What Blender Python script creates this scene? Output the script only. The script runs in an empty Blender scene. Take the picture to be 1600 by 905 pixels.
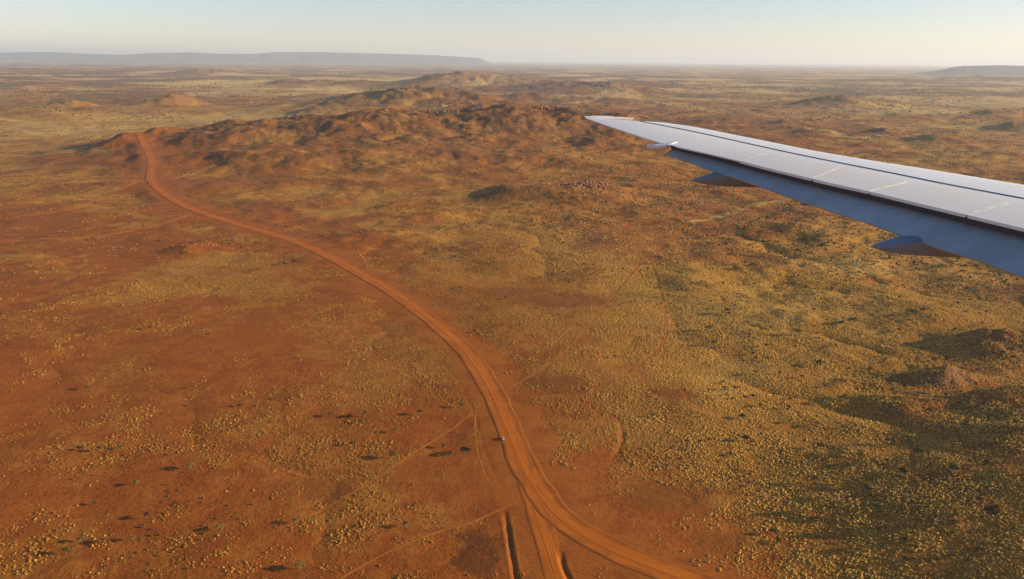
import bpy, bmesh, math, random
import numpy as np
from mathutils import Vector, Matrix, noise as mnoise

random.seed(7); RNG = np.random.default_rng(11)
S = bpy.context.scene
COL = S.collection

# ------------------------------------------------------------------ camera
F_PX = 1250.0                        # focal length in pixels of a 1600-wide frame
CAM_H = 300.0
PITCH = math.atan(359.0 / F_PX)
ROLL = 0.0072
cF = np.array([0, math.cos(PITCH), -math.sin(PITCH)])
_R = np.array([1.0, 0, 0]); _U = np.array([0, math.sin(PITCH), math.cos(PITCH)])
cR = math.cos(ROLL) * _R + math.sin(ROLL) * _U
cU = -math.sin(ROLL) * _R + math.cos(ROLL) * _U
cam_d = bpy.data.cameras.new('camera'); cam = bpy.data.objects.new('camera', cam_d); COL.objects.link(cam)
cam.matrix_world = Matrix(((cR[0], cU[0], -cF[0], 0), (cR[1], cU[1], -cF[1], 0), (cR[2], cU[2], -cF[2], CAM_H), (0, 0, 0, 1)))
cam_d.sensor_width = 36; cam_d.lens = 36 * F_PX / 1600
cam_d.clip_start = 0.5; cam_d.clip_end = 400000
S.camera = cam

# ------------------------------------------------------------------ sky, sun, exposure
SUN_EL = math.radians(13.5); SUN_AZ = math.radians(92)      # azimuth clockwise from +Y
sdir = Vector((math.sin(SUN_AZ) * math.cos(SUN_EL), math.cos(SUN_AZ) * math.cos(SUN_EL), math.sin(SUN_EL)))
W = bpy.data.worlds.new('World'); S.world = W; W.use_nodes = True
wn = W.node_tree; wn.nodes.clear()
sky = wn.nodes.new('ShaderNodeTexSky'); sky.sky_type = 'NISHITA'; sky.sun_disc = False
sky.sun_elevation = SUN_EL; sky.sun_rotation = SUN_AZ; sky.altitude = 600
sky.air_density = 1.0; sky.dust_density = 0.15; sky.ozone_density = 2.4
bg = wn.nodes.new('ShaderNodeBackground'); bg.inputs[1].default_value = 0.082
wo = wn.nodes.new('ShaderNodeOutputWorld')
tn = wn.nodes.new('ShaderNodeMix'); tn.data_type = 'RGBA'; tn.blend_type = 'MULTIPLY'; tn.inputs[0].default_value = 1.0; tn.inputs[7].default_value = (1.05, 0.95, 1.05, 1)
wn.links.new(sky.outputs[0], tn.inputs[6]); wn.links.new(tn.outputs[2], bg.inputs[0]); wn.links.new(bg.outputs[0], wo.inputs[0])
sd = bpy.data.lights.new('sun', 'SUN'); sd.energy = 5.0; sd.angle = math.radians(0.55); sd.color = (1.0, 0.80, 0.54)
sun = bpy.data.objects.new('sun', sd); COL.objects.link(sun)
sun.rotation_euler = sdir.to_track_quat('Z', 'Y').to_euler()
S.view_settings.view_transform = 'Standard'; S.view_settings.look = 'None'
S.view_settings.exposure = 1.0; S.view_settings.gamma = 1.0
S.cycles.volume_bounces = 0

# ------------------------------------------------------------------ pixel <-> ground
def ray(u, v):
    d = cF[None, :] + (np.atleast_1d(u).astype(float)[:, None] - 800) / F_PX * cR - (np.atleast_1d(v).astype(float)[:, None] - 452.5) / F_PX * cU
    return d
def gxy(u, v, z=0.0):
    d = ray(u, v); t = (z - CAM_H) / d[:, 2]
    return d[:, 0] * t, d[:, 1] * t
def g1(u, v, z=0.0):
    x, y = gxy(u, v, z); return float(x[0]), float(y[0])
def topix(x, y, z=0.0):
    px = x; py = y; pz = z - CAM_H
    f = px * cF[0] + py * cF[1] + pz * cF[2]
    f = np.where(f > 1, f, 1)
    return 800 + F_PX * (px * cR[0] + py * cR[1] + pz * cR[2]) / f, 452.5 - F_PX * (px * cU[0] + py * cU[1] + pz * cU[2]) / f

# ------------------------------------------------------------------ numpy noise
def _hash(ix, iy, seed):
    h = (ix.astype(np.int64) * 374761393 + iy.astype(np.int64) * 668265263 + seed * 974634777) & 0xffffffff
    h = ((h ^ (h >> 13)) * 1274126177) & 0xffffffff
    return (h ^ (h >> 16)) & 0xffff
def pn(x, y, seed=0):
    xi = np.floor(x); yi = np.floor(y); fx = x - xi; fy = y - yi
    u = fx * fx * fx * (fx * (fx * 6 - 15) + 10); v = fy * fy * fy * (fy * (fy * 6 - 15) + 10)
    def g(ox, oy):
        a = _hash(xi + ox, yi + oy, seed) * (2 * np.pi / 65536)
        return np.cos(a) * (fx - ox) + np.sin(a) * (fy - oy)
    a = g(0, 0); b = g(1, 0); c = g(0, 1); d = g(1, 1)
    return 1.5 * (a + u * (b - a) + v * (c - a) + u * v * (a - b - c + d))
def fbm(x, y, wl, octv, seed=0, gain=0.5, ridged=False):
    r = np.zeros_like(x, dtype=float); a = 1.0; n = 0
    ca, sa = math.cos(0.6), math.sin(0.6)
    x = x / wl; y = y / wl
    for o in range(octv):
        q = pn(x, y, seed + o * 17)
        if ridged: q = 1 - 2 * np.abs(q)
        r += a * q; n += a; a *= gain
        x, y = (ca * x - sa * y) * 2.03, (sa * x + ca * y) * 2.03
    return r / n
def sst(a, b, x):
    t = np.clip((x - a) / (b - a), 0, 1); return t * t * (3 - 2 * t)

# ------------------------------------------------------------------ maps of the place (digits 0-9 on a grid that follows the ground)
VR = np.array([96, 110, 130, 155, 180, 210, 235, 260, 300, 350, 400, 450, 500, 560, 620, 680, 740, 800, 860, 905.])
GRASS = """
22233334444444444
33344444455566554
44599886223566776
76566776444566777
87888775442646777
66765433222444687
77433333333334687
56354554443444787
66435566433444787
43322346774336776
33356246775459998
34567335437888996
24433544758788876
23411456366899866
24443452237787655
34535431167888655
44133453134677655
43123545111466665
44334233111256666
44433332111136666"""
RED = """
11111111111111111
11111111111111111
11111111111111111
11421111111111111
01111112222211111
11322223322222111
22664444443332111
33564444444433211
44654544444443211
66777665444533221
77767875444432222
87665776556322222
88777776655332222
88899766767432233
88777778866433333
88776778885433333
87988877986544333
87998777988755333
87888787889976443
87777888889997644"""
ROUGH = """
11111111111111111
22222222222222222
33322222544443333
35533332554444444
23222247666444444
22333567777655444
22565555666654444
11323333443333444
11222222245433444
11233233344557766
11112333332677777
11111222222477776
11111112222466667
11111111112356688
11111111112346898
11111111112345777
11111111112234566
11111111111233455
11111111111223344
11111111111122333"""
def gridmap(txt):
    return np.array([[int(c) for c in row] for row in txt.strip().split('\n')], float) / 9.0
MG, MR, MQ = gridmap(GRASS), gridmap(RED), gridmap(ROUGH)
def samp(M, u, v):
    cu = np.clip(u / 100, 0, 15.999); iu = cu.astype(int); fu = cu - iu
    rv = np.interp(v, VR, np.arange(len(VR))); rv = np.clip(rv, 0, len(VR) - 1.001); iv = rv.astype(int); fv = rv - iv
    fu = fu * fu * (3 - 2 * fu); fv = fv * fv * (3 - 2 * fv)
    return (M[iv, iu] * (1 - fu) + M[iv, iu + 1] * fu) * (1 - fv) + (M[iv + 1, iu] * (1 - fu) + M[iv + 1, iu + 1] * fu) * fv
def maps(x, y):
    """grass, red, rough of any ground point, with borders warped by noise"""
    r = np.hypot(x, y)
    w = np.minimum(r * 0.05, 250)
    xw = x + w * fbm(x, y, 160, 3, 5); yw = y + 1.6 * w * fbm(x, y, 160, 3, 55)
    yw = np.maximum(yw, 380)
    u, v = topix(xw, yw)
    v = np.where(y > 50, v, 905)
    return samp(MG, u, v), samp(MR, u, v), samp(MQ, u, v)

# ------------------------------------------------------------------ roads and tracks as seen, laid on the ground
def px_line(pts):
    a = np.array(pts, float); x, y = gxy(a[:, 0], a[:, 1]); return np.stack([x, y], 1)
def smooth_line(P, step=4.0):
    P = np.asarray(P, float); n = len(P); out = []
    for i in range(n - 1):
        p0 = P[max(i - 1, 0)]; p1 = P[i]; p2 = P[i + 1]; p3 = P[min(i + 2, n - 1)]
        m = max(2, int(np.linalg.norm(p2 - p1) / step))
        t = (np.arange(m) / m)[:, None]
        out.append(0.5 * ((2 * p1) + (-p0 + p2) * t + (2 * p0 - 5 * p1 + 4 * p2 - p3) * t**2 + (-p0 + 3 * p1 - 3 * p2 + p3) * t**3))
    out.append(P[-1:]); L = np.concatenate(out)
    for _ in range(3): L[1:-1] = (L[:-2] + 2 * L[1:-1] + L[2:]) / 4
    return L
ROAD = smooth_line(px_line([(205, 222), (222, 238), (238, 262), (236, 284), (245, 299), (268, 314), (305, 331), (350, 345), (400, 359), (452, 374), (500, 394),
    (552, 421), (603, 449), (652, 482), (700, 521), (732, 553), (757, 590), (777, 628), (795, 670), (812, 712), (834, 755), (865, 797), (912, 836), (985, 872), (1075, 908), (1200, 950)]), 5)
SPUR = smooth_line(px_line([(812, 712), (826, 760), (842, 810), (858, 860), (872, 905), (890, 960)]), 4)
TRACKS = [  # name, half width m, points
    ('dirt_track', 1.9, [(792, 607), (830, 587), (868, 563), (895, 538), (915, 515), (932, 497), (950, 470), (985, 430), (1012, 403), (1040, 380), (1072, 350), (1083, 322), (1080, 300)], 'faint orange dirt track climbing from the road towards the wing'),
    ('dirt_track', 1.6, [(955, 712), (971, 690), (968, 665), (952, 648), (922, 640), (930, 615), (965, 590), (1010, 560), (1036, 535), (1040, 500), (1033, 455), (1018, 412), (1012, 403)], 'winding sandy wash through the scrub right of the road'),
    ('dirt_track', 1.3, [(742, 640), (712, 665), (672, 690), (640, 712), (606, 735), (560, 765), (515, 790), (470, 812), (410, 840)], 'faint diagonal track through bare red ground left of the road'),
    ('dirt_track', 1.7, [(812, 783), (775, 800), (735, 818), (690, 830), (640, 850), (590, 872), (540, 900), (500, 930)], 'narrow track leaving the junction towards the lower left'),
    ('dirt_track', 6.5, [(0, 377), (70, 374), (130, 371), (190, 363), (250, 352), (300, 338)], 'pale orange track running in from the left edge to the road'),
    ('dirt_track', 5.5, [(0, 346), (60, 340), (110, 332), (160, 312), (205, 297), (236, 288)], 'upper pale track joining the road at its far bend'),
    ('dirt_track', 1.0, [(745, 632), (742, 660), (745, 700), (757, 740), (775, 770)], 'wheel ruts beside the left shoulder of the road'),
    ('dirt_track', 1.2, [(925, 515), (905, 500), (860, 490), (800, 486), (740, 478)], 'faint straight trail crossing the brown flat in the centre'),
    ('dirt_track', 1.2, [(905, 690), (930, 660), (925, 640), (900, 625), (860, 618), (828, 622)], 'faint looping trail close to the right shoulder of the road'),
    ('dirt_track', 1.4, [(1420, 700), (1422, 740), (1421, 780)], 'short straight rut on the shaded right slope'),
]
TRK = [smooth_line(px_line(t[2]), 4) for t in TRACKS]
DITCHES = [(1.5, 1.5, smooth_line(px_line([(788, 795), (793, 825), (798, 860), (806, 905), (812, 940)]), 3)),
           (1.5, 1.4, smooth_line(px_line([(877, 858), (876, 870), (880, 888), (888, 905), (900, 930)]), 3)),
           (1.6, 0.18, smooth_line(px_line([(660, 540), (690, 565), (722, 605), (742, 650), (756, 700), (778, 750), (800, 785)]), 4)),
           (2.0, 0.6, smooth_line(px_line([(968, 655), (972, 680), (966, 705), (950, 717)]), 3))]
def dist_line(x, y, L, reach):
    """distance of points to a polyline and index of the closest vertex (only near its bounding box)"""
    D = np.full(x.shape, 1e9); I = np.zeros(x.shape, int)
    m = (x > L[:, 0].min() - reach) & (x < L[:, 0].max() + reach) & (y > L[:, 1].min() - reach) & (y < L[:, 1].max() + reach)
    idx = np.nonzero(m)[0]
    for s in range(0, len(idx), 40000):
        j = idx[s:s + 40000]
        # coarse pass then exact against the neighbouring segments
        st = max(1, len(L) // 60)
        C = L[::st]
        k = np.argmin((x[j, None] - C[None, :, 0])**2 + (y[j, None] - C[None, :, 1])**2, 1) * st
        best = np.full(len(j), 1e18); bi = k.copy()
        for o in range(-st, st + 1):
            kk = np.clip(k + o, 0, len(L) - 2)
            ax = L[kk, 0]; ay = L[kk, 1]; bx = L[kk + 1, 0] - ax; by = L[kk + 1, 1] - ay
            t = np.clip(((x[j] - ax) * bx + (y[j] - ay) * by) / (bx * bx + by * by + 1e-9), 0, 1)
            dd = (x[j] - ax - t * bx)**2 + (y[j] - ay - t * by)**2
            w = dd < best; best = np.where(w, dd, best); bi = np.where(w, kk, bi)
        D[j] = np.sqrt(best); I[j] = bi
    return D, I

# ------------------------------------------------------------------ relief
# u, v of the foot on flat ground, half width in px at that distance, half depth m, height m, rotation deg, ridgedness
HILLS = [
    (650, 236, 360, 620, 26, 0, .4), (510, 226, 200, 520, 44, 0, .32), (450, 218, 60, 220, 20, 10, .6), (310, 232, 130, 300, 34, 14, .5), (215, 234, 40, 150, 34, 0, .4),
    (700, 218, 190, 560, 46, -6, .24), (850, 216, 170, 520, 48, 4, .22), (1010, 222, 100, 420, 26, 0, .25), (600, 228, 70, 200, 16, 0, .7), (780, 226, 80, 200, 18, 0, .7), (930, 224, 110, 380, 30, 0, .4),
    (520, 262, 220, 150, 10, 0, .5), (800, 262, 220, 160, 12, 0, .5),
    (610, 170, 130, 560, 88, 5, .38), (705, 170, 100, 460, 60, 0, .35), (520, 182, 60, 300, 26, 0, .6), (780, 178, 80, 320, 34, 0, .6),
    (700, 137, 70, 800, 84, 0, .3), (790, 137, 120, 800, 88, 0, .3), (900, 143, 100, 620, 74, 0, .5), (820, 158, 80, 300, 46, 0, .8), (930, 162, 70, 300, 34, 0, .7), (980, 146, 60, 400, 46, 0, .6),
    (480, 135, 60, 450, 60, 0, .6), (560, 138, 45, 350, 50, 0, .5),
    (268, 166, 36, 260, 66, 0, .6), (112, 170, 26, 180, 40, 0, .6), (20, 180, 110, 420, 42, -10, .4), (330, 117, 50, 800, 90, 0, .6), (200, 114, 90, 900, 60, 0, .6), (60, 115, 70, 700, 60, 0, .6),
    (1300, 166, 34, 240, 60, 0, .5), (1380, 166, 70, 260, 30, 0, .6), (1200, 176, 40, 200, 20, 0, .6), (1440, 185, 90, 220, 26, 0, .5), (1570, 184, 34, 160, 44, 0, .5), (1590, 204, 26, 120, 32, 0, .5),
    (1390, 212, 34, 100, 26, 0, .5), (1460, 222, 36, 110, 22, 0, .5), (1540, 128, 80, 700, 70, 0, .5), (1400, 130, 60, 600, 40, 0, .5),
    (1240, 196, 30, 110, 26, 0, .6), (1300, 208, 40, 120, 18, 0, .6), (1530, 246, 70, 110, 14, 0, .5), (1120, 192, 50, 160, 22, 0, .6),
    (862, 310, 118, 120, 24, 0, .25), (787, 308, 26, 60, 9, 0, .1), (925, 306, 48, 34, 10, 0, .3), (1130, 300, 60, 80, 8, 0, .3),
    (700, 338, 90, 30, 8, 22, .3), (610, 370, 70, 36, 9, 12, .4), (310, 392, 44, 26, 8, 8, .4), (40, 408, 60, 40, 6, 0, .3),
    (1240, 362, 120, 60, 15, -18, .3), (1400, 330, 120, 70, 18, 0, .4), (1180, 425, 90, 38, 8, 12, .5), (1320, 470, 110, 36, 8, -8, .5), (1080, 440, 36, 80, 5, 0, .4),
    (1445, 500, 90, 34, 9, 14, .4), (1565, 548, 60, 42, 23, 0, .4), (1460, 600, 60, 22, 17, 10, .6), (1400, 640, 70, 18, 8, -16, .7), (1560, 640, 70, 24, 12, 0, .5), (1340, 600, 55, 14, 7, 12, .4),
    (1600, 720, 90, 24, 8, 0, .5), (1330, 720, 60, 14, 4, 0, .5), (1250, 500, 60, 26, 5, 10, .5),
    (60, 330, 170, 120, 7, -8, .1), (90, 290, 200, 120, 10, 6, .1), (330, 300, 90, 90, 8, 0, .2), (520, 290, 120, 80, 8, 0, .2), (400, 262, 150, 80, 12, 0, .2),
]
HL = []
for (u, v, hw, hd, hh, rot, rg) in HILLS:
    hx, hy = g1(u, v); d = math.hypot(hx, hy)
    HL.append((hx, hy, hw * math.hypot(d, CAM_H) / F_PX, hd, hh, math.radians(rot), rg))
def relief(x, y, hb=False):
    r = np.hypot(x, y)
    g, rd, q = maps(x, y)
    far = sst(2500, 7000, r)
    z = fbm(x, y, 900, 3, 1) * (4 + 22 * far)
    qa = q * 9
    z += fbm(x, y, 3200, 4, 2, ridged=True) * 34 * sst(5000, 11000, r) * (1 - 0.8 * sst(14000, 26000, r))
    z += fbm(x, y, 230, 4, 3) * (1.7 + 1.5 * qa) * (0.7 + .6 * sst(1500, 5000, r))
    z += fbm(x, y, 60, 4, 4) * (0.22 + 0.042 * qa**2)
    z += fbm(x * 0.8 + y * .3, y, 19, 4, 14) * (0.06 + 0.13 * qa)
    gul = 1 - np.abs(fbm(x, y, 420, 4, 6)) * 2.2
    z -= np.clip(gul, 0, 1)**6 * (0.6 + 0.9 * qa * .5)
    wx = x + 60 * fbm(x, y, 260, 3, 8) * sst(300, 2500, r) * 2; wy = y + 60 * fbm(x, y, 260, 3, 9) * sst(300, 2500, r) * 2
    rid = fbm(x, y, 430, 7, 10, gain=.64, ridged=True) * 1.15
    rids = fbm(x, y, 75, 4, 12, gain=.55, ridged=True)
    HB = np.zeros_like(x)
    # the long slope at lower right, climbing away from the road
    tt = (x - (110 + (y - 330) * .318) + 22 * fbm(x, y, 110, 3, 23)) * .953
    z += .215 * (np.where(tt > 0, tt, 0) - 60 * (1 - np.exp(-np.maximum(tt, 0) / 60))) * (1 - sst(500, 770, y)) * sst(60, 260, y) * (1 - sst(420, 700, tt))
    z += (fbm(x, y, 340, 4, 21, ridged=True) - .1) * 13 * q * sst(1300, 2600, r) + fbm(x, y, 130, 3, 22, ridged=True) * 8 * (q + .12) * sst(700, 1800, r)
    for (hx, hy, sx, sy, hh, a, rg) in HL:
        near = np.hypot(x - hx, y - hy) < 3.2 * max(sx, sy)
        if not near.any(): continue
        i = np.nonzero(near)[0]
        dx = wx[i] - hx; dy = wy[i] - hy
        if sx < 120: dx = x[i] - hx + 8 * pn(x[i] / 40, y[i] / 40, 3); dy = y[i] - hy + 8 * pn(x[i] / 40, y[i] / 40, 4)
        p = (dx * math.cos(a) + dy * math.sin(a)) / sx; s = (-dx * math.sin(a) + dy * math.cos(a)) / sy
        b = np.exp(-(np.abs(p)**2.4 + np.abs(s)**2.2))
        rn = rid[i] if sx > 120 else rids[i]
        HB[i] = np.maximum(HB[i], b * min(1, hh / 30))
        z[i] += hh * b * (1 - rg * 0.55 + rg * 0.95 * rn * (0.35 + 0.65 * b))
    if hb: return z, HB
    return z
# smoothed height profile along the roads
def profile(L, n=40):
    z = relief(L[:, 0], L[:, 1]); k = np.ones(n) / n
    zp = np.pad(z, n, mode='edge'); zp = np.convolve(np.convolve(zp, k, 'same'), k, 'same')
    return zp[n:-n]
ROADZ = profile(ROAD); 
_s = profile(SPUR, 12); SPURZ = _s * sst(0, 40, np.arange(len(SPUR))) + ROADZ[np.argmin(np.hypot(ROAD[:, 0] - SPUR[0, 0], ROAD[:, 1] - SPUR[0, 1]))] * (1 - sst(0, 40, np.arange(len(SPUR))))
def height(x, y, want=False):
    x = np.asarray(x, float).ravel(); y = np.asarray(y, float).ravel()
    z = relief(x, y)
    d2, i2 = dist_line(x, y, SPUR, 90)
    w2 = 1 - sst(9, 32, d2); z = z * (1 - w2) + (SPURZ[i2] - 0.1) * w2
    d1, i1 = dist_line(x, y, ROAD, 160)
    w1 = 1 - sst(16, 60, d1); z = z * (1 - w1) + ROADZ[i1] * w1
    gl = np.abs(fbm(x + 25 * fbm(x, y, 50, 2, 66), y, 190, 3, 65)); z -= .16 * np.exp(-(gl / .03)**2) * (1 - w1) * (1 - w2) * (1 - sst(1500, 2600, np.hypot(x, y)))
    for (hw, dep, L) in DITCHES:
        dd, ii = dist_line(x, y, L, 20)
        tp = np.minimum(ii, len(L) - 2 - ii) / max(1, len(L) * .22); dep = dep * np.clip(tp, 0, 1) * (.75 + .5 * fbm(x, y, 12, 3, 88))
        z -= dep * np.exp(-(dd / hw)**2) - 0.16 * dep * np.exp(-((dd - hw * 2.1) / (hw * .8))**2)
    if want: return z, np.minimum(d1, d2 + 4)
    return z

PALE = [(16, 1.0, [(1080, 352), (1130, 338), (1185, 324), (1250, 310)]), (14, .65, [(545, 236), (600, 240), (650, 246), (720, 250), (800, 262)]), (12, .7, [(270, 288), (330, 270), (400, 258), (480, 262)]),
    (12, .5, [(600, 272), (660, 282), (730, 292)]), (10, .55, [(830, 270), (900, 263), (960, 261), (1010, 264)]), (26, 1.0, [(470, 204), (540, 199), (590, 192), (640, 184), (730, 178)]),
    (28, .9, [(120, 240), (170, 228), (225, 214), (300, 206), (400, 192), (470, 184)]), (60, .9, [(0, 190), (80, 196), (150, 200), (260, 192), (380, 180), (460, 168), (560, 150)]), (40, .7, [(0, 168), (60, 176), (110, 184), (180, 190)]),
    (45, .8, [(0, 212), (90, 208), (200, 205)]), (30, .7, [(0, 246), (80, 244), (160, 248)]), (25, .7, [(0, 302), (90, 296), (180, 290)]), (50, .8, [(680, 148), (760, 140), (800, 132)]), (40, .9, [(880, 165), (980, 160), (1060, 168), (1130, 176)]),
    (26, .7, [(1000, 240), (1060, 230), (1200, 224), (1300, 232)]), (70, .9, [(1270, 158), (1340, 164), (1450, 172), (1530, 178)]), (40, .9, [(1250, 200), (1340, 216), (1430, 210), (1560, 216)]), (18, .8, [(1360, 262), (1450, 250), (1600, 240)]),
    (9, .45, [(530, 372), (600, 396), (640, 418), (720, 440)]), (8, .5, [(1240, 380), (1300, 398), (1380, 406)]), (8, .4, [(900, 300), (980, 332), (1060, 350)]), (8, .6, [(800, 380), (900, 398), (1000, 402)])]
PALE = [(w, k, smooth_line(px_line(p), max(6, w / 3))) for w, k, p in PALE]
PANS = [(100, 205, 230, 700), (360, 186, 230, 650), (1450, 175, 200, 700), (1190, 480, 230, 170), (1130, 590, 120, 60), (1330, 420, 120, 70), (330, 190, 200, 500), (40, 200, 120, 500), (378, 129.5, 85, 1500), (520, 141, 60, 500), (230, 186, 200, 400), (1500, 200, 120, 200)]
PANS = [(g1(u, v) + (hw * g1(u, v)[1] / F_PX, hd)) for u, v, hw, hd in PANS]
BARE = [(860, 300, 95, 75, 0, 0), (255, 265, 60, 190, 0, 0), (222, 236, 55, 200, 0, 0), (268, 160, 32, 220, 0, 0), (110, 160, 20, 120, 0, 0), (830, 640, 34, 22, 0, 0), (880, 745, 44, 20, 0, 0), (560, 450, 60, 16, 0, 0), (1035, 775, 72, 26, 1, 0), (760, 872, 34, 26, 2, 0), (690, 868, 46, 20, 0, 0), (655, 735, 26, 34, 0, -40), (195, 800, 24, 22, 0, 0), (243, 752, 26, 16, 0, 0), (380, 525, 95, 34, 0, 0),
    (1052, 618, 40, 14, 1, 0), (880, 468, 90, 36, 1, 12), (800, 455, 70, 22, 1, 0), (1362, 438, 44, 8, 0, 0), (868, 600, 44, 22, 1, 0), (920, 730, 44, 34, 0, 0), (330, 470, 60, 24, 0, 0), (420, 690, 26, 18, 0, 0), (60, 620, 60, 30, 0, 0),
    (500, 760, 50, 16, 1, -20), (1110, 845, 50, 18, 1, 0), (640, 640, 70, 14, 0, 0), (240, 250, 50, 120, 0, 0), (215, 232, 34, 110, 0, 0), (310, 345, 60, 40, 0, 0)]
BARE = [g1(u, v) + (hw * math.hypot(g1(u, v)[1], CAM_H) / F_PX, hd, k, math.radians(rt)) for u, v, hw, hd, k, rt in BARE]
def bare(x, y):
    b = np.zeros_like(x); t = np.zeros_like(x); wx = x + 26 * fbm(x, y, 50, 5, 95, gain=.6); wy = y + 26 * fbm(x, y, 50, 5, 96, gain=.6)
    for (px, py, sx, sy, k, rt) in BARE:
        dx, dy = wx - px, wy - py; p = (dx * math.cos(rt) + dy * math.sin(rt)) / sx; q_ = (dy * math.cos(rt) - dx * math.sin(rt)) / sy
        w = 1 - sst(.55, 1.25, np.hypot(p, q_)); t = np.where(w > b, k / 2, t); b = np.maximum(b, w)
    return b, t
def pale(x, y):
    p = np.zeros_like(x); nz = fbm(x, y, 70, 3, 91); w_ = 40 * fbm(x, y, 200, 3, 92)
    for w, k, L in PALE:
        d, _ = dist_line(x, y, L, w * 5); p = np.maximum(p, k * np.exp(-(d / (w * (1 + .5 * nz)))**2))
    for (px, py, sx, sy) in PANS:
        p = np.maximum(p, 1.2 * (1 - sst(.75, 1.1, np.hypot((x + w_ * 2 - px) / sx, (y + w_ * 6 - py) / sy))) if sy == 1500 else .95 * np.exp(-((x - px) / sx)**2 - ((y - py) / sy)**2))
    return p * (0.75 + .5 * nz)

# ------------------------------------------------------------------ material helpers
def mat(name):
    m = bpy.data.materials.new(name); m.use_nodes = True
    nt = m.node_tree; b = nt.nodes['Principled BSDF']; return m, nt, b
def N(nt, t, **k):
    n = nt.nodes.new(t)
    for a, v in k.items():
        if a.startswith('i_'): n.inputs[int(a[2:]) if a[2:].isdigit() else a[2:]].default_value = v
        else: setattr(n, a, v)
    return n
def tex(nt, vec, scale, detail=4, rough=0.55, dim='3D', dist=0.0):
    n = N(nt, 'ShaderNodeTexNoise'); n.noise_dimensions = dim
    n.inputs['Scale'].default_value = scale; n.inputs['Detail'].default_value = detail; n.inputs['Roughness'].default_value = rough
    n.inputs['Distortion'].default_value = dist
    nt.links.new(vec, n.inputs['Vector']); return n.outputs['Fac']
def rmp(nt, fac, a, b, lo=0.0, hi=1.0):
    n = N(nt, 'ShaderNodeMapRange'); n.interpolation_type = 'SMOOTHSTEP'
    nt.links.new(fac, n.inputs[0]); n.inputs[1].default_value = a; n.inputs[2].default_value = b; n.inputs[3].default_value = lo; n.inputs[4].default_value = hi
    return n.outputs[0]
def mix(nt, f, a, b, mode='MIX'):
    n = N(nt, 'ShaderNodeMix', data_type='RGBA', blend_type=mode)
    for s, v in ((n.inputs[0], f), (n.inputs[6], a), (n.inputs[7], b)):
        if isinstance(v, (tuple, list)): s.default_value = tuple(v) + ((1,) if len(v) == 3 else ())
        elif isinstance(v, (int, float)): s.default_value = v
        else: nt.links.new(v, s)
    return n.outputs[2]
def mth(nt, op, a, b=0.0, c=0.0):
    n = N(nt, 'ShaderNodeMath', operation=op)
    for s, v in zip(n.inputs, (a, b, c)):
        if isinstance(v, (int, float)): s.default_value = v
        else: nt.links.new(v, s)
    return n.outputs[0]
def attr(nt, name):
    n = N(nt, 'ShaderNodeAttribute', attribute_name=name); return n.outputs['Fac']
def simple(name, col, rough=0.7, var=0.12, scale=3.0, metal=0.0, spec=0.5, bump=0.0):
    m, nt, b = mat(name)
    tc = N(nt, 'ShaderNodeTexCoord').outputs['Object']
    f = tex(nt, tc, scale, 5)
    c = mix(nt, f, tuple(x * (1 - var) for x in col), tuple(min(1, x * (1 + var)) for x in col))
    nt.links.new(c, b.inputs['Base Color']); b.inputs['Roughness'].default_value = rough; b.inputs['Metallic'].default_value = metal
    b.inputs['Specular IOR Level'].default_value = spec
    if bump:
        bn = N(nt, 'ShaderNodeBump'); bn.inputs['Distance'].default_value = bump; nt.links.new(f, bn.inputs['Height']); nt.links.new(bn.outputs[0], b.inputs['Normal'])
    return m

# colours of the earth (linear base colours)
C_RED = (0.255, 0.064, 0.008); C_ORANGE = (0.33, 0.100, 0.011); C_BROWN = (0.19, 0.070, 0.013)
C_DEEP = (0.22, 0.037, 0.005); C_STRAW = (0.43, 0.190, 0.020); C_PALE = (0.56, 0.32, 0.055)
C_OLIVE = (0.105, 0.056, 0.010); C_DARK = (0.065, 0.045, 0.022)

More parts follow.
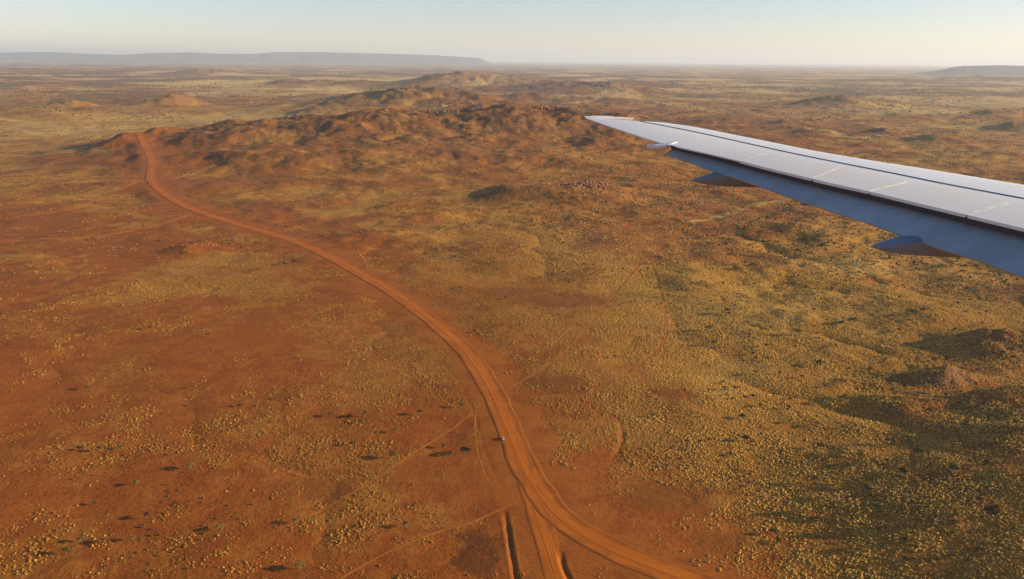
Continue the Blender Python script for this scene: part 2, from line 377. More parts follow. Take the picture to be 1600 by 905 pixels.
def ground_material():
    m, nt, b = mat('outback_ground')
    P = N(nt, 'ShaderNodeNewGeometry').outputs['Position']
    g, r, q, far, sh = (attr(nt, n) for n in ('grass', 'red', 'rough', 'far', 'shoulder'))
    n400 = tex(nt, P, 1 / 420, 6, .6, dist=.4); n90 = tex(nt, P, 1 / 90, 6, .6, dist=.5); n25 = tex(nt, P, 1 / 25, 5, .6, dist=.3)
    n6 = tex(nt, P, 1 / 6, 4, .6); n2 = tex(nt, P, 1 / 1.7, 3, .6); n1500 = tex(nt, P, 1 / 1700, 6, .62, dist=.5)
    soil = mix(nt, rmp(nt, n90, .35, .65), C_BROWN, C_ORANGE)
    redf = rmp(nt, mth(nt, 'ADD', r, mth(nt, 'MULTIPLY', mth(nt, 'SUBTRACT', n400, .5), 1.0)), .35, .85)
    soil = mix(nt, redf, soil, mix(nt, rmp(nt, n25, .3, .7), C_RED, C_ORANGE))
    soil = mix(nt, mth(nt, 'MULTIPLY', rmp(nt, n90, .56, .70), redf), soil, C_DEEP)
    # grass cover: patchy at 90 m, 25 m and 6 m
    gf = mth(nt, 'ADD', g, mth(nt, 'MULTIPLY', mth(nt, 'SUBTRACT', n90, .5), 1.5))
    gf = mth(nt, 'ADD', gf, mth(nt, 'MULTIPLY', mth(nt, 'SUBTRACT', n400, .5), 1.2))
    gf = mth(nt, 'ADD', gf, mth(nt, 'MULTIPLY', mth(nt, 'SUBTRACT', n25, .5), .7))
    gf = mth(nt, 'ADD', gf, mth(nt, 'MULTIPLY', mth(nt, 'SUBTRACT', n6, .5), .9))
    gf = rmp(nt, gf, .30, .85)
    gf = mth(nt, 'MULTIPLY', gf, mth(nt, 'SUBTRACT', 1.0, mth(nt, 'MULTIPLY', sh, .95)))
    straw = mix(nt, rmp(nt, n6, .3, .7), C_STRAW, C_PALE)
    straw = mix(nt, rmp(nt, n2, .45, .75), straw, C_OLIVE)
    nr_ = attr(nt, 'near'); c = mix(nt, mth(nt, 'MULTIPLY', gf, mth(nt, 'ADD', mth(nt, 'SUBTRACT', .72, mth(nt, 'MULTIPLY', nr_, .36)), mth(nt, 'MULTIPLY', far, .25))), soil, straw)
    # scrubby, stony dark ground on rough land and in far belts
    sc = mth(nt, 'ADD', mth(nt, 'MULTIPLY', q, .47), mth(nt, 'MULTIPLY', mth(nt, 'SUBTRACT', n25, .5), 1.3))
    sc = mth(nt, 'ADD', sc, mth(nt, 'MULTIPLY', mth(nt, 'SUBTRACT', n90, .5), 1.0))
    sc = rmp(nt, sc, .40, .80)
    c = mix(nt, mth(nt, 'MULTIPLY', sc, .36), c, C_OLIVE)
    # far plains: belts of grey scrub against straw flats
    belt = rmp(nt, mth(nt, 'ADD', n1500, mth(nt, 'MULTIPLY', mth(nt, 'SUBTRACT', n400, .5), .5)), .49, .56)
    c = mix(nt, mth(nt, 'MULTIPLY', mth(nt, 'MULTIPLY', belt, far), .78), c, (0.125, 0.085, 0.045))
    belt2 = rmp(nt, mth(nt, 'ADD', n1500, mth(nt, 'MULTIPLY', mth(nt, 'SUBTRACT', n90, .5), .3)), .50, .42)
    c = mix(nt, mth(nt, 'MULTIPLY', mth(nt, 'MULTIPLY', belt2, far), .85), c, (0.56, 0.38, 0.15))
    pf = attr(nt, 'pale'); hl = attr(nt, 'hill')
    c = mix(nt, mth(nt, 'MULTIPLY', rmp(nt, mth(nt, 'ADD', hl, mth(nt, 'MULTIPLY', mth(nt, 'SUBTRACT', n90, .5), 1.2)), .2, .8), rmp(nt, mth(nt, 'ADD', far, n400), .4, 1.4, .28, .65)), c, mix(nt, n25, (0.17, 0.080, 0.024), (0.31, 0.140, 0.038)))
    c = mix(nt, mth(nt, 'MULTIPLY', rmp(nt, mth(nt, 'ADD', pf, mth(nt, 'MULTIPLY', mth(nt, 'SUBTRACT', n25, .5), .8)), .2, .95), .8), c, mix(nt, mth(nt, 'ADD', far, mth(nt, 'MULTIPLY', n6, .5)), (0.52, 0.32, 0.075), (0.66, 0.45, 0.15)))
    crag = rmp(nt, mth(nt, 'ADD', tex(nt, P, 1 / 34, 6, .72, dist=.6), mth(nt, 'MULTIPLY', mth(nt, 'ADD', q, hl), .13)), .66, .76)
    c = mix(nt, mth(nt, 'MULTIPLY', crag, .42), c, (0.055, 0.034, 0.018))
    fk = tex(nt, P, 1 / 9, 4, .7); ft = tex(nt, P, 1 / 38, 5, .7)
    fr_ = mth(nt, 'MULTIPLY', mth(nt, 'SUBTRACT', 1.0, mth(nt, 'MULTIPLY', nr_, .8)), rmp(nt, pf, 0, .8, 1.0, .3))
    c = mix(nt, mth(nt, 'MULTIPLY', mth(nt, 'MULTIPLY', rmp(nt, fk, .54, .66), fr_), .42), c, (0.075, 0.042, 0.014))
    c = mix(nt, mth(nt, 'MULTIPLY', mth(nt, 'MULTIPLY', rmp(nt, ft, .58, .68), fr_), mth(nt, 'MULTIPLY', gf, .55)), c, C_PALE)
    c = mix(nt, mth(nt, 'MULTIPLY', mth(nt, 'MULTIPLY', rmp(nt, ft, .44, .36), fr_), .45), c, (0.13, 0.058, 0.018))
    # rock on steep faces
    st = attr(nt, 'steep')
    rock = mix(nt, n6, (0.11, 0.055, 0.028), (0.27, 0.125, 0.05))
    c = mix(nt, rmp(nt, mth(nt, 'ADD', st, mth(nt, 'MULTIPLY', mth(nt, 'SUBTRACT', n25, .5), .6)), .34, .62), c, rock)
    btn = attr(nt, 'baretone')
    bc = mix(nt, rmp(nt, btn, 0, .5), mix(nt, n25, C_RED, C_ORANGE), mix(nt, n25, (0.185, 0.060, 0.009), (0.25, 0.082, 0.010))); bc = mix(nt, rmp(nt, btn, .5, 1.0), bc, (0.12, 0.040, 0.008))
    c = mix(nt, mth(nt, 'MULTIPLY', attr(nt, 'bare'), rmp(nt, n25, .2, .5, .45, .9)), c, bc)
    # dusty shoulder
    dust = mix(nt, rmp(nt, n25, .25, .6), C_RED, C_ORANGE)
    c = mix(nt, mth(nt, 'MULTIPLY', sh, rmp(nt, n25, .1, .6, .6, 1.0)), c, dust)
    fl = rmp(nt, n2, .3, .7, .78, 1.16)
    c = mix(nt, 1.0, c, N(nt, 'ShaderNodeCombineColor').outputs[0], 'MULTIPLY')
    cc = c.node.inputs[7].links[0].from_node
    for k in range(3): nt.links.new(fl, cc.inputs[k])
    nt.links.new(c, b.inputs['Base Color']); b.inputs['Roughness'].default_value = .95; b.inputs['Specular IOR Level'].default_value = .1
    hsum = mth(nt, 'ADD', mth(nt, 'MULTIPLY', n6, 1.0), mth(nt, 'MULTIPLY', n2, .5))
    hsum = mth(nt, 'MULTIPLY', hsum, mth(nt, 'SUBTRACT', 1.0, mth(nt, 'MULTIPLY', sh, .8)))
    hsum = mth(nt, 'ADD', hsum, mth(nt, 'MULTIPLY', mth(nt, 'MULTIPLY', n25, mth(nt, 'ADD', q, hl)), 4.5)); hsum = mth(nt, 'ADD', hsum, mth(nt, 'MULTIPLY', mth(nt, 'MULTIPLY', tex(nt, P, 1 / 60, 6, .7), hl), 7.0))
    bn = N(nt, 'ShaderNodeBump'); bn.inputs['Distance'].default_value = 1.0; bn.inputs['Strength'].default_value = .7
    nt.links.new(hsum, bn.inputs['Height']); nt.links.new(bn.outputs[0], b.inputs['Normal'])
    return m
def road_material(name, ca, cb, cc):
    m, nt, b = mat(name)
    P = N(nt, 'ShaderNodeNewGeometry').outputs['Position']
    a = N(nt, 'ShaderNodeAttribute', attribute_name='across').outputs['Fac']; l = attr(nt, 'along')
    cv = N(nt, 'ShaderNodeCombineXYZ'); nt.links.new(mth(nt, 'MULTIPLY', a, 7.0), cv.inputs[0]); nt.links.new(mth(nt, 'MULTIPLY', l, .018), cv.inputs[1])
    s = tex(nt, cv.outputs[0], 1.4, 4, .6); n25 = tex(nt, P, 1 / 22, 4, .6); n2 = tex(nt, P, .6, 4, .6)
    c = mix(nt, rmp(nt, s, .36, .66), ca, cb)
    c = mix(nt, mth(nt, 'MULTIPLY', rmp(nt, n25, .45, .75), .5), c, cc)
    rut = rmp(nt, mth(nt, 'ABSOLUTE', mth(nt, 'SUBTRACT', mth(nt, 'ADD', a, mth(nt, 'MULTIPLY', mth(nt, 'SUBTRACT', n25, .5), .12)), .2)), .10, .02)
    c = mix(nt, mth(nt, 'MULTIPLY', rut, .5), c, (0.20, 0.050, 0.006))
    e = rmp(nt, mth(nt, 'ADD', mth(nt, 'ABSOLUTE', a), mth(nt, 'MULTIPLY', mth(nt, 'SUBTRACT', n25, .5), 1.3)), .4, .9)
    c = mix(nt, e, c, mix(nt, tex(nt, P, 1 / 25, 5, .6, dist=.3), C_RED, C_ORANGE))
    nt.links.new(c, b.inputs['Base Color']); b.inputs['Roughness'].default_value = .92; b.inputs['Specular IOR Level'].default_value = .12
    bn = N(nt, 'ShaderNodeBump'); bn.inputs['Distance'].default_value = .25; nt.links.new(mth(nt, 'ADD', s, mth(nt, 'MULTIPLY', n2, .3)), bn.inputs['Height']); nt.links.new(bn.outputs[0], b.inputs['Normal'])
    return m
M_ROAD = road_material('graded_dirt', (0.41, 0.100, 0.008), (0.50, 0.145, 0.010), (0.35, 0.080, 0.007))
M_TRACK = road_material('track_dirt', (0.36, 0.112, 0.013), (0.44, 0.160, 0.020), (0.32, 0.090, 0.009))
M_GROUND = ground_material()

def tag(o, label=None, cat=None, group=None, kind=None):
    if label: o['label'] = label
    if cat: o['category'] = cat
    if group: o['group'] = group
    if kind: o['kind'] = kind
    return o
def empty(name, loc, rz=0.0):
    o = bpy.data.objects.new(name, None); COL.objects.link(o); o.location = loc; o.rotation_euler = (0, 0, rz); o.empty_display_size = .5; return o
def link_mesh(name, me, m=None, parent=None):
    if m and not me.materials: me.materials.append(m)
    o = bpy.data.objects.new(name, me); COL.objects.link(o)
    if parent: o.parent = parent
    return o
def grid_mesh(name, V, nr, nc, wrap=False):
    i = np.arange(nr - 1)[:, None] * nc; j = np.arange(nc if wrap else nc - 1)[None, :]; j2 = (j + 1) % nc
    q = np.stack([i + j, i + j2, i + nc + j2, i + nc + j], -1).reshape(-1, 4)
    me = bpy.data.meshes.new(name)
    me.vertices.add(len(V)); me.vertices.foreach_set('co', V.astype(np.float32).ravel())
    me.loops.add(q.size); me.loops.foreach_set('vertex_index', q.astype(np.int32).ravel())
    me.polygons.add(len(q)); me.polygons.foreach_set('loop_start', np.arange(0, q.size, 4, dtype=np.int32)); me.polygons.foreach_set('loop_total', np.full(len(q), 4, np.int32))
    me.polygons.foreach_set('use_smooth', np.ones(len(q), bool)); me.update(calc_edges=True)
    return me
def fattr(me, name, a):
    t = me.attributes.new(name, 'FLOAT', 'POINT'); t.data.foreach_set('value', np.asarray(a, np.float32).ravel())

# ------------------------------------------------------------------ ground: one sheet to the horizon
FAR = 120000.0
def build_ground():
    nf = 800; half = math.radians(47)
    fine = np.linspace(-half, half, nf); coarse = np.linspace(half, 2 * math.pi - half, 72)[1:-1]
    ang = np.concatenate([fine, coarse])
    t = np.linspace(1 / math.sqrt(390), 1 / math.sqrt(FAR), 1000); rad = 1 / t**2
    rad = np.concatenate([[2, 60, 130, 200, 260, 310, 345, 370], rad])
    A, Rr = np.meshgrid(ang, rad)
    x = (Rr * np.sin(A)).ravel(); y = (Rr * np.cos(A)).ravel()
    z, rd = height(x, y, True)
    g, r, q = maps(x, y); rr = Rr.ravel()
    fade = sst(26000, 60000, rr); z = z * (1 - fade)
    V = np.stack([x, y, z], 1)
    # clockwise angle from +Y: reverse columns so normals face up
    nr, nc = len(rad), len(ang)
    V = V.reshape(nr, nc, 3)[:, ::-1].reshape(-1, 3)
    rev = lambda a: a.reshape(nr, nc)[:, ::-1].ravel()
    me = grid_mesh('ground', V, nr, nc, True)
    Z = z.reshape(nr, nc); ga = np.gradient(Z, axis=1) / (np.maximum(Rr, 10) * np.gradient(ang)[None, :]); gr = np.gradient(Z, axis=0) / np.gradient(rad)[:, None]
    steep = np.hypot(ga, gr).ravel(); steep = np.where(np.abs(A.ravel()) < half - .01, steep, 0)
    edge = rd + 16 * fbm(x, y, 55, 5, 77, gain=.6)
    fr = sst(1400, 2600, rr); sh = 1 - sst(13 + 8 * fr, 44 + 60 * fr, edge)
    g = np.clip(g - (.55 * fbm(x, y, 230, 4, 3) + .35 * (fbm(x, y, 340, 4, 21, ridged=True) - .3)) * sst(700, 1600, rr) * 1.3, 0, 1.2)
    q = np.clip(q + .35 * (fbm(x, y, 340, 4, 21, ridged=True) - .15) * sst(1000, 2200, rr), 0, 1)
    for n_, a in (('grass', g), ('red', r), ('rough', q), ('far', sst(3500, 9000, rr)), ('shoulder', sh), ('steep', steep), ('near', 1 - sst(850, 1500, rr)), ('pale', pale(x, y)), ('bare', bare(x, y)[0]), ('baretone', bare(x, y)[1]), ('hill', relief(x, y, True)[1])): fattr(me, n_, rev(a))
    tag(link_mesh('ground', me, M_GROUND), kind='structure')
build_ground()

# ------------------------------------------------------------------ roads
def ribbon(name, L, half, m, lift=.12, ncross=7, seed=1, profz=None):
    n = len(L); T = np.gradient(L, axis=0); T /= np.linalg.norm(T, axis=1)[:, None]; Nn = np.stack([T[:, 1], -T[:, 0]], 1)
    s = np.concatenate([[0], np.cumsum(np.linalg.norm(np.diff(L, axis=0), axis=1))])
    hl = half * (1 + .24 * fbm(s, s * 0, 40, 3, seed)); hr = half * (1 + .24 * fbm(s, s * 0 + 9, 40, 3, seed + 5))
    a = np.linspace(-1, 1, ncross)
    W_ = np.where(a[None, :] < 0, hl[:, None], hr[:, None]) * a[None, :]
    if half < 6: W_ = W_ * (0.25 + .75 * np.minimum(1, np.minimum(s, s[-1] - s) / 30))[:, None] * (.8 + .5 * fbm(s, s * 0 + 3, 14, 3, seed + 9))[:, None]
    X = L[:, 0, None] + Nn[:, 0, None] * W_; Y = L[:, 1, None] + Nn[:, 1, None] * W_
    Z = height(X.ravel(), Y.ravel()).reshape(X.shape)
    r = np.hypot(X, Y)
    Z = Z + lift + 1.1e-4 * np.maximum(r - 500, 0)
    Z += .02 * half * np.exp(-((np.abs(a)[None, :] - .8) / .11)**2) * (.7 + .8 * fbm(X, Y, 18, 3, seed + 3)) + .012 * half * np.exp(-((a[None, :] - .22) / .1)**2)
    Z[:, 0] -= lift * 1.3; Z[:, -1] -= lift * 1.3
    V = np.stack([X, Y, Z], -1)[:, ::-1].reshape(-1, 3)
    me = grid_mesh(name, V, n, ncross)
    # make sure faces look up
    if me.polygons[0].normal.z < 0: me.flip_normals()
    fattr(me, 'across', np.broadcast_to(a[::-1][None, :], X.shape)); fattr(me, 'along', np.broadcast_to(s[:, None], X.shape))
    return tag(link_mesh(name, me, m), kind='structure')
tag(ribbon('dirt_road', ROAD, 11.8, M_ROAD, .16, 25, 3), 'wide graded orange dirt road curving across the plain')
tag(ribbon('dirt_road_branch', SPUR, 8.0, M_ROAD, .10, 17, 8), 'straight branch of the dirt road below the fork')
for i, (nm, hw, pts, lab) in enumerate(TRACKS):
    tag(ribbon(nm, TRK[i], hw, M_TRACK, .07, 5, 20 + i), lab)

# ------------------------------------------------------------------ distant table mountains
M_MESA = simple('mesa_rock', (0.11, 0.10, 0.085), .95, .3, .002, spec=.1)
def mesa(name, dist, prof, depth, label):
    """prof: (u, v of the rim); the escarpment stands on the plain at this distance and runs back to a flat top"""
    us = np.arange(prof[0][0], prof[-1][0] + 1, 4.0); vs = np.interp(us, [p[0] for p in prof], [p[1] for p in prof])
    d = ray(us, vs); k = dist / d[:, 1]
    X = d[:, 0] * k; Yr = d[:, 1] * k; Zr = CAM_H + d[:, 2] * k
    rows = []
    for f, zf in ((-.9, -.03), (-.6, .22), (-.3, .5), (-.12, .78), (0, 1.0), (.5, 1.005), (3, .98), (4, .4), (5, -.03)):
        yy = Yr + f * depth + depth * .2 * fbm(X, X * 0 + 40, dist * .025, 4, 5) * (1 if f < 3 else 0) * (1 - .4 * zf)
        zz = Zr * zf
        rows.append(np.stack([X * (1 + f * depth / dist), yy, zz], 1))
    me = grid_mesh(name, np.concatenate(rows), len(rows), len(us))
    if me.polygons[len(us) * 4].normal.z < 0: me.flip_normals()
    o = tag(link_mesh(name, me, M_MESA), label, kind='structure'); return o
mesa('mesa', 52000, [(-160, 88), (0, 82.5), (80, 81.5), (130, 84), (190, 85.5), (250, 82.5), (300, 82), (350, 84.5), (400, 84), (430, 81.8), (500, 81.6), (560, 83), (620, 84.5), (680, 86.5), (720, 89), (748, 90.5), (756, 94), (764, 98), (776, 102.5)], 3500, 'long hazy blue table mountain on the left horizon')
mesa('mesa', 21000, [(1420, 118), (1465, 113), (1490, 106), (1510, 103.8), (1560, 102.5), (1600, 103.5), (1700, 100), (1850, 104)], 1800, 'darker flat-topped mountain at the right end of the horizon')

# ------------------------------------------------------------------ scatter through geometry nodes
def instancer(name, P, rot, scl, mats, src=None, label=None):
    me = bpy.data.meshes.new(name); me.vertices.add(len(P)); me.vertices.foreach_set('co', P.astype(np.float32).ravel())
    t = me.attributes.new('rotv', 'FLOAT_VECTOR', 'POINT'); t.data.foreach_set('vector', rot.astype(np.float32).ravel())
    t = me.attributes.new('sclv', 'FLOAT_VECTOR', 'POINT'); t.data.foreach_set('vector', scl.astype(np.float32).ravel())
    o = bpy.data.objects.new(name, me); COL.objects.link(o)
    ng = bpy.data.node_groups.new(name + '_nodes', 'GeometryNodeTree')
    ng.interface.new_socket('Geometry', in_out='INPUT', socket_type='NodeSocketGeometry'); ng.interface.new_socket('Geometry', in_out='OUTPUT', socket_type='NodeSocketGeometry')
    gi = ng.nodes.new('NodeGroupInput'); go = ng.nodes.new('NodeGroupOutput'); ip = ng.nodes.new('GeometryNodeInstanceOnPoints')
    ng.links.new(gi.outputs[0], ip.inputs['Points'])
    if src is None:
        ico = ng.nodes.new('GeometryNodeMeshIcoSphere'); ico.inputs['Radius'].default_value = 1; ico.inputs['Subdivisions'].default_value = 1
        sm = ng.nodes.new('GeometryNodeSetMaterial'); sm.inputs['Material'].default_value = mats
        ng.links.new(ico.outputs[0], sm.inputs['Geometry']); ng.links.new(sm.outputs[0], ip.inputs['Instance'])
        me.materials.append(mats)
    else:
        oi = ng.nodes.new('GeometryNodeObjectInfo'); oi.inputs['Object'].default_value = src; oi.transform_space = 'ORIGINAL'
        ng.links.new(oi.outputs['Geometry'], ip.inputs['Instance'])
    for an, sock in (('rotv', 'Rotation'), ('sclv', 'Scale')):
        a = ng.nodes.new('GeometryNodeInputNamedAttribute'); a.data_type = 'FLOAT_VECTOR'; a.inputs['Name'].default_value = an
        ng.links.new(a.outputs['Attribute'], ip.inputs[sock])
    ng.links.new(ip.outputs[0], go.inputs[0])
    md = o.modifiers.new('scatter', 'NODES'); md.node_group = ng
    return tag(o, label, kind='stuff')
def leafmat(name, ca, cb, big=1 / 120):
    m, nt, b = mat(name)
    P = N(nt, 'ShaderNodeNewGeometry').outputs['Position']
    oi = N(nt, 'ShaderNodeObjectInfo').outputs['Random']
    f = mth(nt, 'MULTIPLY', mth(nt, 'ADD', oi, tex(nt, P, big, 3)), .5)
    nt.links.new(mix(nt, rmp(nt, f, .25, .75), ca, cb), b.inputs['Base Color'])
    b.inputs['Roughness'].default_value = .9; b.inputs['Specular IOR Level'].default_value = .15
    return m
M_TUSS = leafmat('dry_spinifex', (0.21, 0.088, 0.012), (0.43, 0.215, 0.034))
def _east(m):                          # the grass is paler and denser east of the road
    nt = m.node_tree; b = nt.nodes['Principled BSDF']; old = b.inputs['Base Color'].links[0].from_socket
    sx = N(nt, 'ShaderNodeSeparateXYZ'); nt.links.new(N(nt, 'ShaderNodeNewGeometry').outputs['Position'], sx.inputs[0])
    k = rmp(nt, mth(nt, 'ADD', sx.outputs[0], mth(nt, 'MULTIPLY', tex(nt, N(nt, 'ShaderNodeNewGeometry').outputs['Position'], 1 / 90, 4), 160)), 60, 260)
    nt.links.new(mix(nt, mth(nt, 'MULTIPLY', k, .75), old, (0.60, 0.345, 0.058)), b.inputs['Base Color'])
_east(M_TUSS)
M_SCRUB = leafmat('grey_green_scrub', (0.06, 0.040, 0.010), (0.14, 0.085, 0.020))

def scatter(n, r0, r1, seed, amax=39):
    g = np.random.default_rng(seed); a = np.radians(g.uniform(-amax, amax, n)); r = np.sqrt(g.uniform(r0 * r0, r1 * r1, n))
    return r * np.sin(a), r * np.cos(a), g
def roadclear(x, y):
    d1, _ = dist_line(x, y, ROAD, 90); d2, _ = dist_line(x, y, SPUR, 60); d = np.minimum(d1, d2)
    for L, t in zip(TRK, TRACKS):
        dd, _ = dist_line(x, y, L, 12); d = np.where(dd < t[1] * 1.2, 0, d)
    return d
def cover(x, y):
    """chance that a tussock grows here"""
    g, r, q = maps(x, y)
    p = g + .9 * fbm(x, y, 90, 4, 31) + .8 * fbm(x, y, 22, 3, 32) + .15 * q + .3 * pale(x, y)
    gl = np.abs(fbm(x + 25 * fbm(x, y, 50, 2, 66), y, 190, 3, 65)); p += .22 * np.exp(-((gl - .035) / .03)**2) - .25 * np.exp(-(gl / .012)**2)
    p += .14 * sst(-50, 220, x) - .16 * sst(150, -350, x)
    p = sst(.12, 1.0, p)**1.3 ; d = roadclear(x, y)
    p *= 1 - .985 * bare(x, y)[0]
    p *= sst(13, 34, d + 8 * fbm(x, y, 25, 2, 33))
    return p, q
def tussocks(n, r0, r1, s0, s1, seed, name, label):
    x, y, g = scatter(n, r0, r1, seed); p, q = cover(x, y)
    k = g.random(n) < p; x, y = x[k], y[k]; z = height(x, y); m = len(x)
    s = s0 + (s1 - s0) * g.random(m)**2.6; s = s * (1 + .7 * fbm(x, y, 28, 3, 34))
    rot = np.stack([g.uniform(-.3, .3, m), g.uniform(-.3, .3, m), g.uniform(0, 6.28, m)], 1)
    scl = np.stack([s, s * g.uniform(.7, 1.2, m), s * g.uniform(.55, 1.0, m)], 1)
    print(name, m)
    return instancer(name, np.stack([x, y, z + .08], 1), rot, scl, M_TUSS, None, label)
tussocks(520000, 380, 1200, .24, .92, 41, 'spinifex_tussocks', 'straw coloured spinifex tussocks dotted over the red plain')
tussocks(240000, 1100, 2500, .45, 1.4, 42, 'spinifex_clumps', 'straw coloured spinifex clumps on the middle distance slopes')
def bushes(n, r0, r1, s0, s1, seed, name, label, thr=.25, amax=37, wl=160):
    x, y, g = scatter(n, r0, r1, seed, amax); gm, r, q = maps(x, y)
    p = sst(thr, thr + .5, q * .75 + .9 * fbm(x, y, wl, 4, seed) + .12 * gm) * (sst(16, 40, roadclear(x, y)) if r0 < 5000 else 1)
    k = g.random(n) < p; x, y = x[k], y[k]; z = height(x, y); m = len(x)
    s = g.uniform(s0, s1, m) * (0.6 + .8 * g.random(m))
    rot = np.stack([g.uniform(-.4, .4, m), g.uniform(-.4, .4, m), g.uniform(0, 6.28, m)], 1)
    scl = np.stack([s, s * g.uniform(.7, 1.3, m), s * g.uniform(.5, .9, m)], 1)
    print(name, m)
    return instancer(name, np.stack([x, y, z + s * .3], 1), rot, scl, M_SCRUB, None, label)
bushes(50000, 390, 1300, .35, .85, 51, 'low_scrub', 'dark low scrub among the tussocks')
bushes(60000, 1300, 4500, 1.1, 2.2, 52, 'hillside_scrub', 'dark scrub on the hillsides', .22)
bushes(70000, 4500, 19000, 2.5, 6, 53, 'distant_scrub', 'grey scrub and tree belts on the far plains', .18, 37, 900)

# ------------------------------------------------------------------ trees
M_BARK = simple('bark', (0.19, 0.13, 0.09), .9, .3, 4)
M_CROWN = [leafmat('mulga_leaves_' + n, a, b) for n, a, b in (('olive', (0.065, 0.07, 0.022), (0.15, 0.135, 0.045)), ('grey', (0.10, 0.080, 0.022), (0.18, 0.135, 0.040)), ('dark', (0.035, 0.04, 0.015), (0.085, 0.08, 0.03)))]
def trunk_mesh(seed):
    rg = random.Random(seed); bm = bmesh.new()
    def limb(a, b, ra, rb, n=6):
        a = Vector(a); b = Vector(b); ax = (b - a).normalized(); s = ax.orthogonal().normalized(); t = ax.cross(s)
        rings = [[bm.verts.new(c + (s * math.cos(2 * math.pi * k / n) + t * math.sin(2 * math.pi * k / n)) * r) for k in range(n)] for c, r in ((a, ra), ((a + b) / 2 + Vector((rg.uniform(-.06, .06), rg.uniform(-.06, .06), 0)), (ra + rb) / 2), (b, rb))]
        for i in range(2):
            for k in range(n): bm.faces.new((rings[i][k], rings[i][(k + 1) % n], rings[i + 1][(k + 1) % n], rings[i + 1][k]))
    fork = (rg.uniform(-.15, .15), rg.uniform(-.15, .15), 1.1)
    limb((0, 0, -.5), fork, .17, .12); tips = []
    for k in range(5):
        a = k * 1.257 + rg.uniform(-.3, .3); rr = rg.uniform(.9, 1.7); e = (rr * math.cos(a), rr * math.sin(a), rg.uniform(2.1, 3.1)); limb(fork, e, .085, .03, 5); tips.append(e)
    me = bpy.data.meshes.new('trunk'); bm.to_mesh(me); bm.free(); me.materials.append(M_BARK); return me, tips
def crown_mesh(seed, tips, m):
    rg = random.Random(seed * 3 + 1); V = []; Fc = []
    cl = [Vector(t) for t in tips] + [Vector((rg.uniform(-.7, .7), rg.uniform(-.7, .7), rg.uniform(2.5, 3.4))) for _ in range(3)]
    for c in cl:
        R = rg.uniform(.65, 1.05)
        for _ in range(46):
            d = Vector((rg.gauss(0, 1), rg.gauss(0, 1), rg.gauss(0, .7))).normalized() * R * rg.uniform(.55, 1.1)
            p = c + Vector((d.x, d.y, d.z * .7)); s = rg.uniform(.16, .34)
            a = Vector((rg.gauss(0, 1), rg.gauss(0, 1), rg.gauss(0, 1))).normalized(); b = a.orthogonal().normalized()
            i = len(V); V += [p + a * s, p + b * s * .7, p - a * s, p - b * s * .7]; Fc.append((i, i + 1, i + 2, i + 3))
    me = bpy.data.meshes.new('crown'); me.from_pydata([tuple(v) for v in V], [], Fc); me.materials.append(m); return me
PROTO = []
for k in range(6):
    tm, tips = trunk_mesh(k); PROTO.append((tm, crown_mesh(k, tips, M_CROWN[k % 3])))
TREE_N = 0; CROWN_SRC = []
def tree(x, y, s, k, label, group=None, name='mulga_tree'):
    z = float(height([x], [y])[0]) if not isinstance(s, tuple) else s[1]
    if isinstance(s, tuple): s = s[0]
    r = empty(name, (x, y, z), random.uniform(0, 6.28)); r.scale = (s, s, s * random.uniform(.8, 1.05))
    t = bpy.data.objects.new('trunk', PROTO[k][0]); COL.objects.link(t); t.parent = r
    c = bpy.data.objects.new('crown', PROTO[k][1]); COL.objects.link(c); c.parent = r
    if len(CROWN_SRC) < 6: CROWN_SRC.append(c)
    return tag(r, label, 'tree', group)
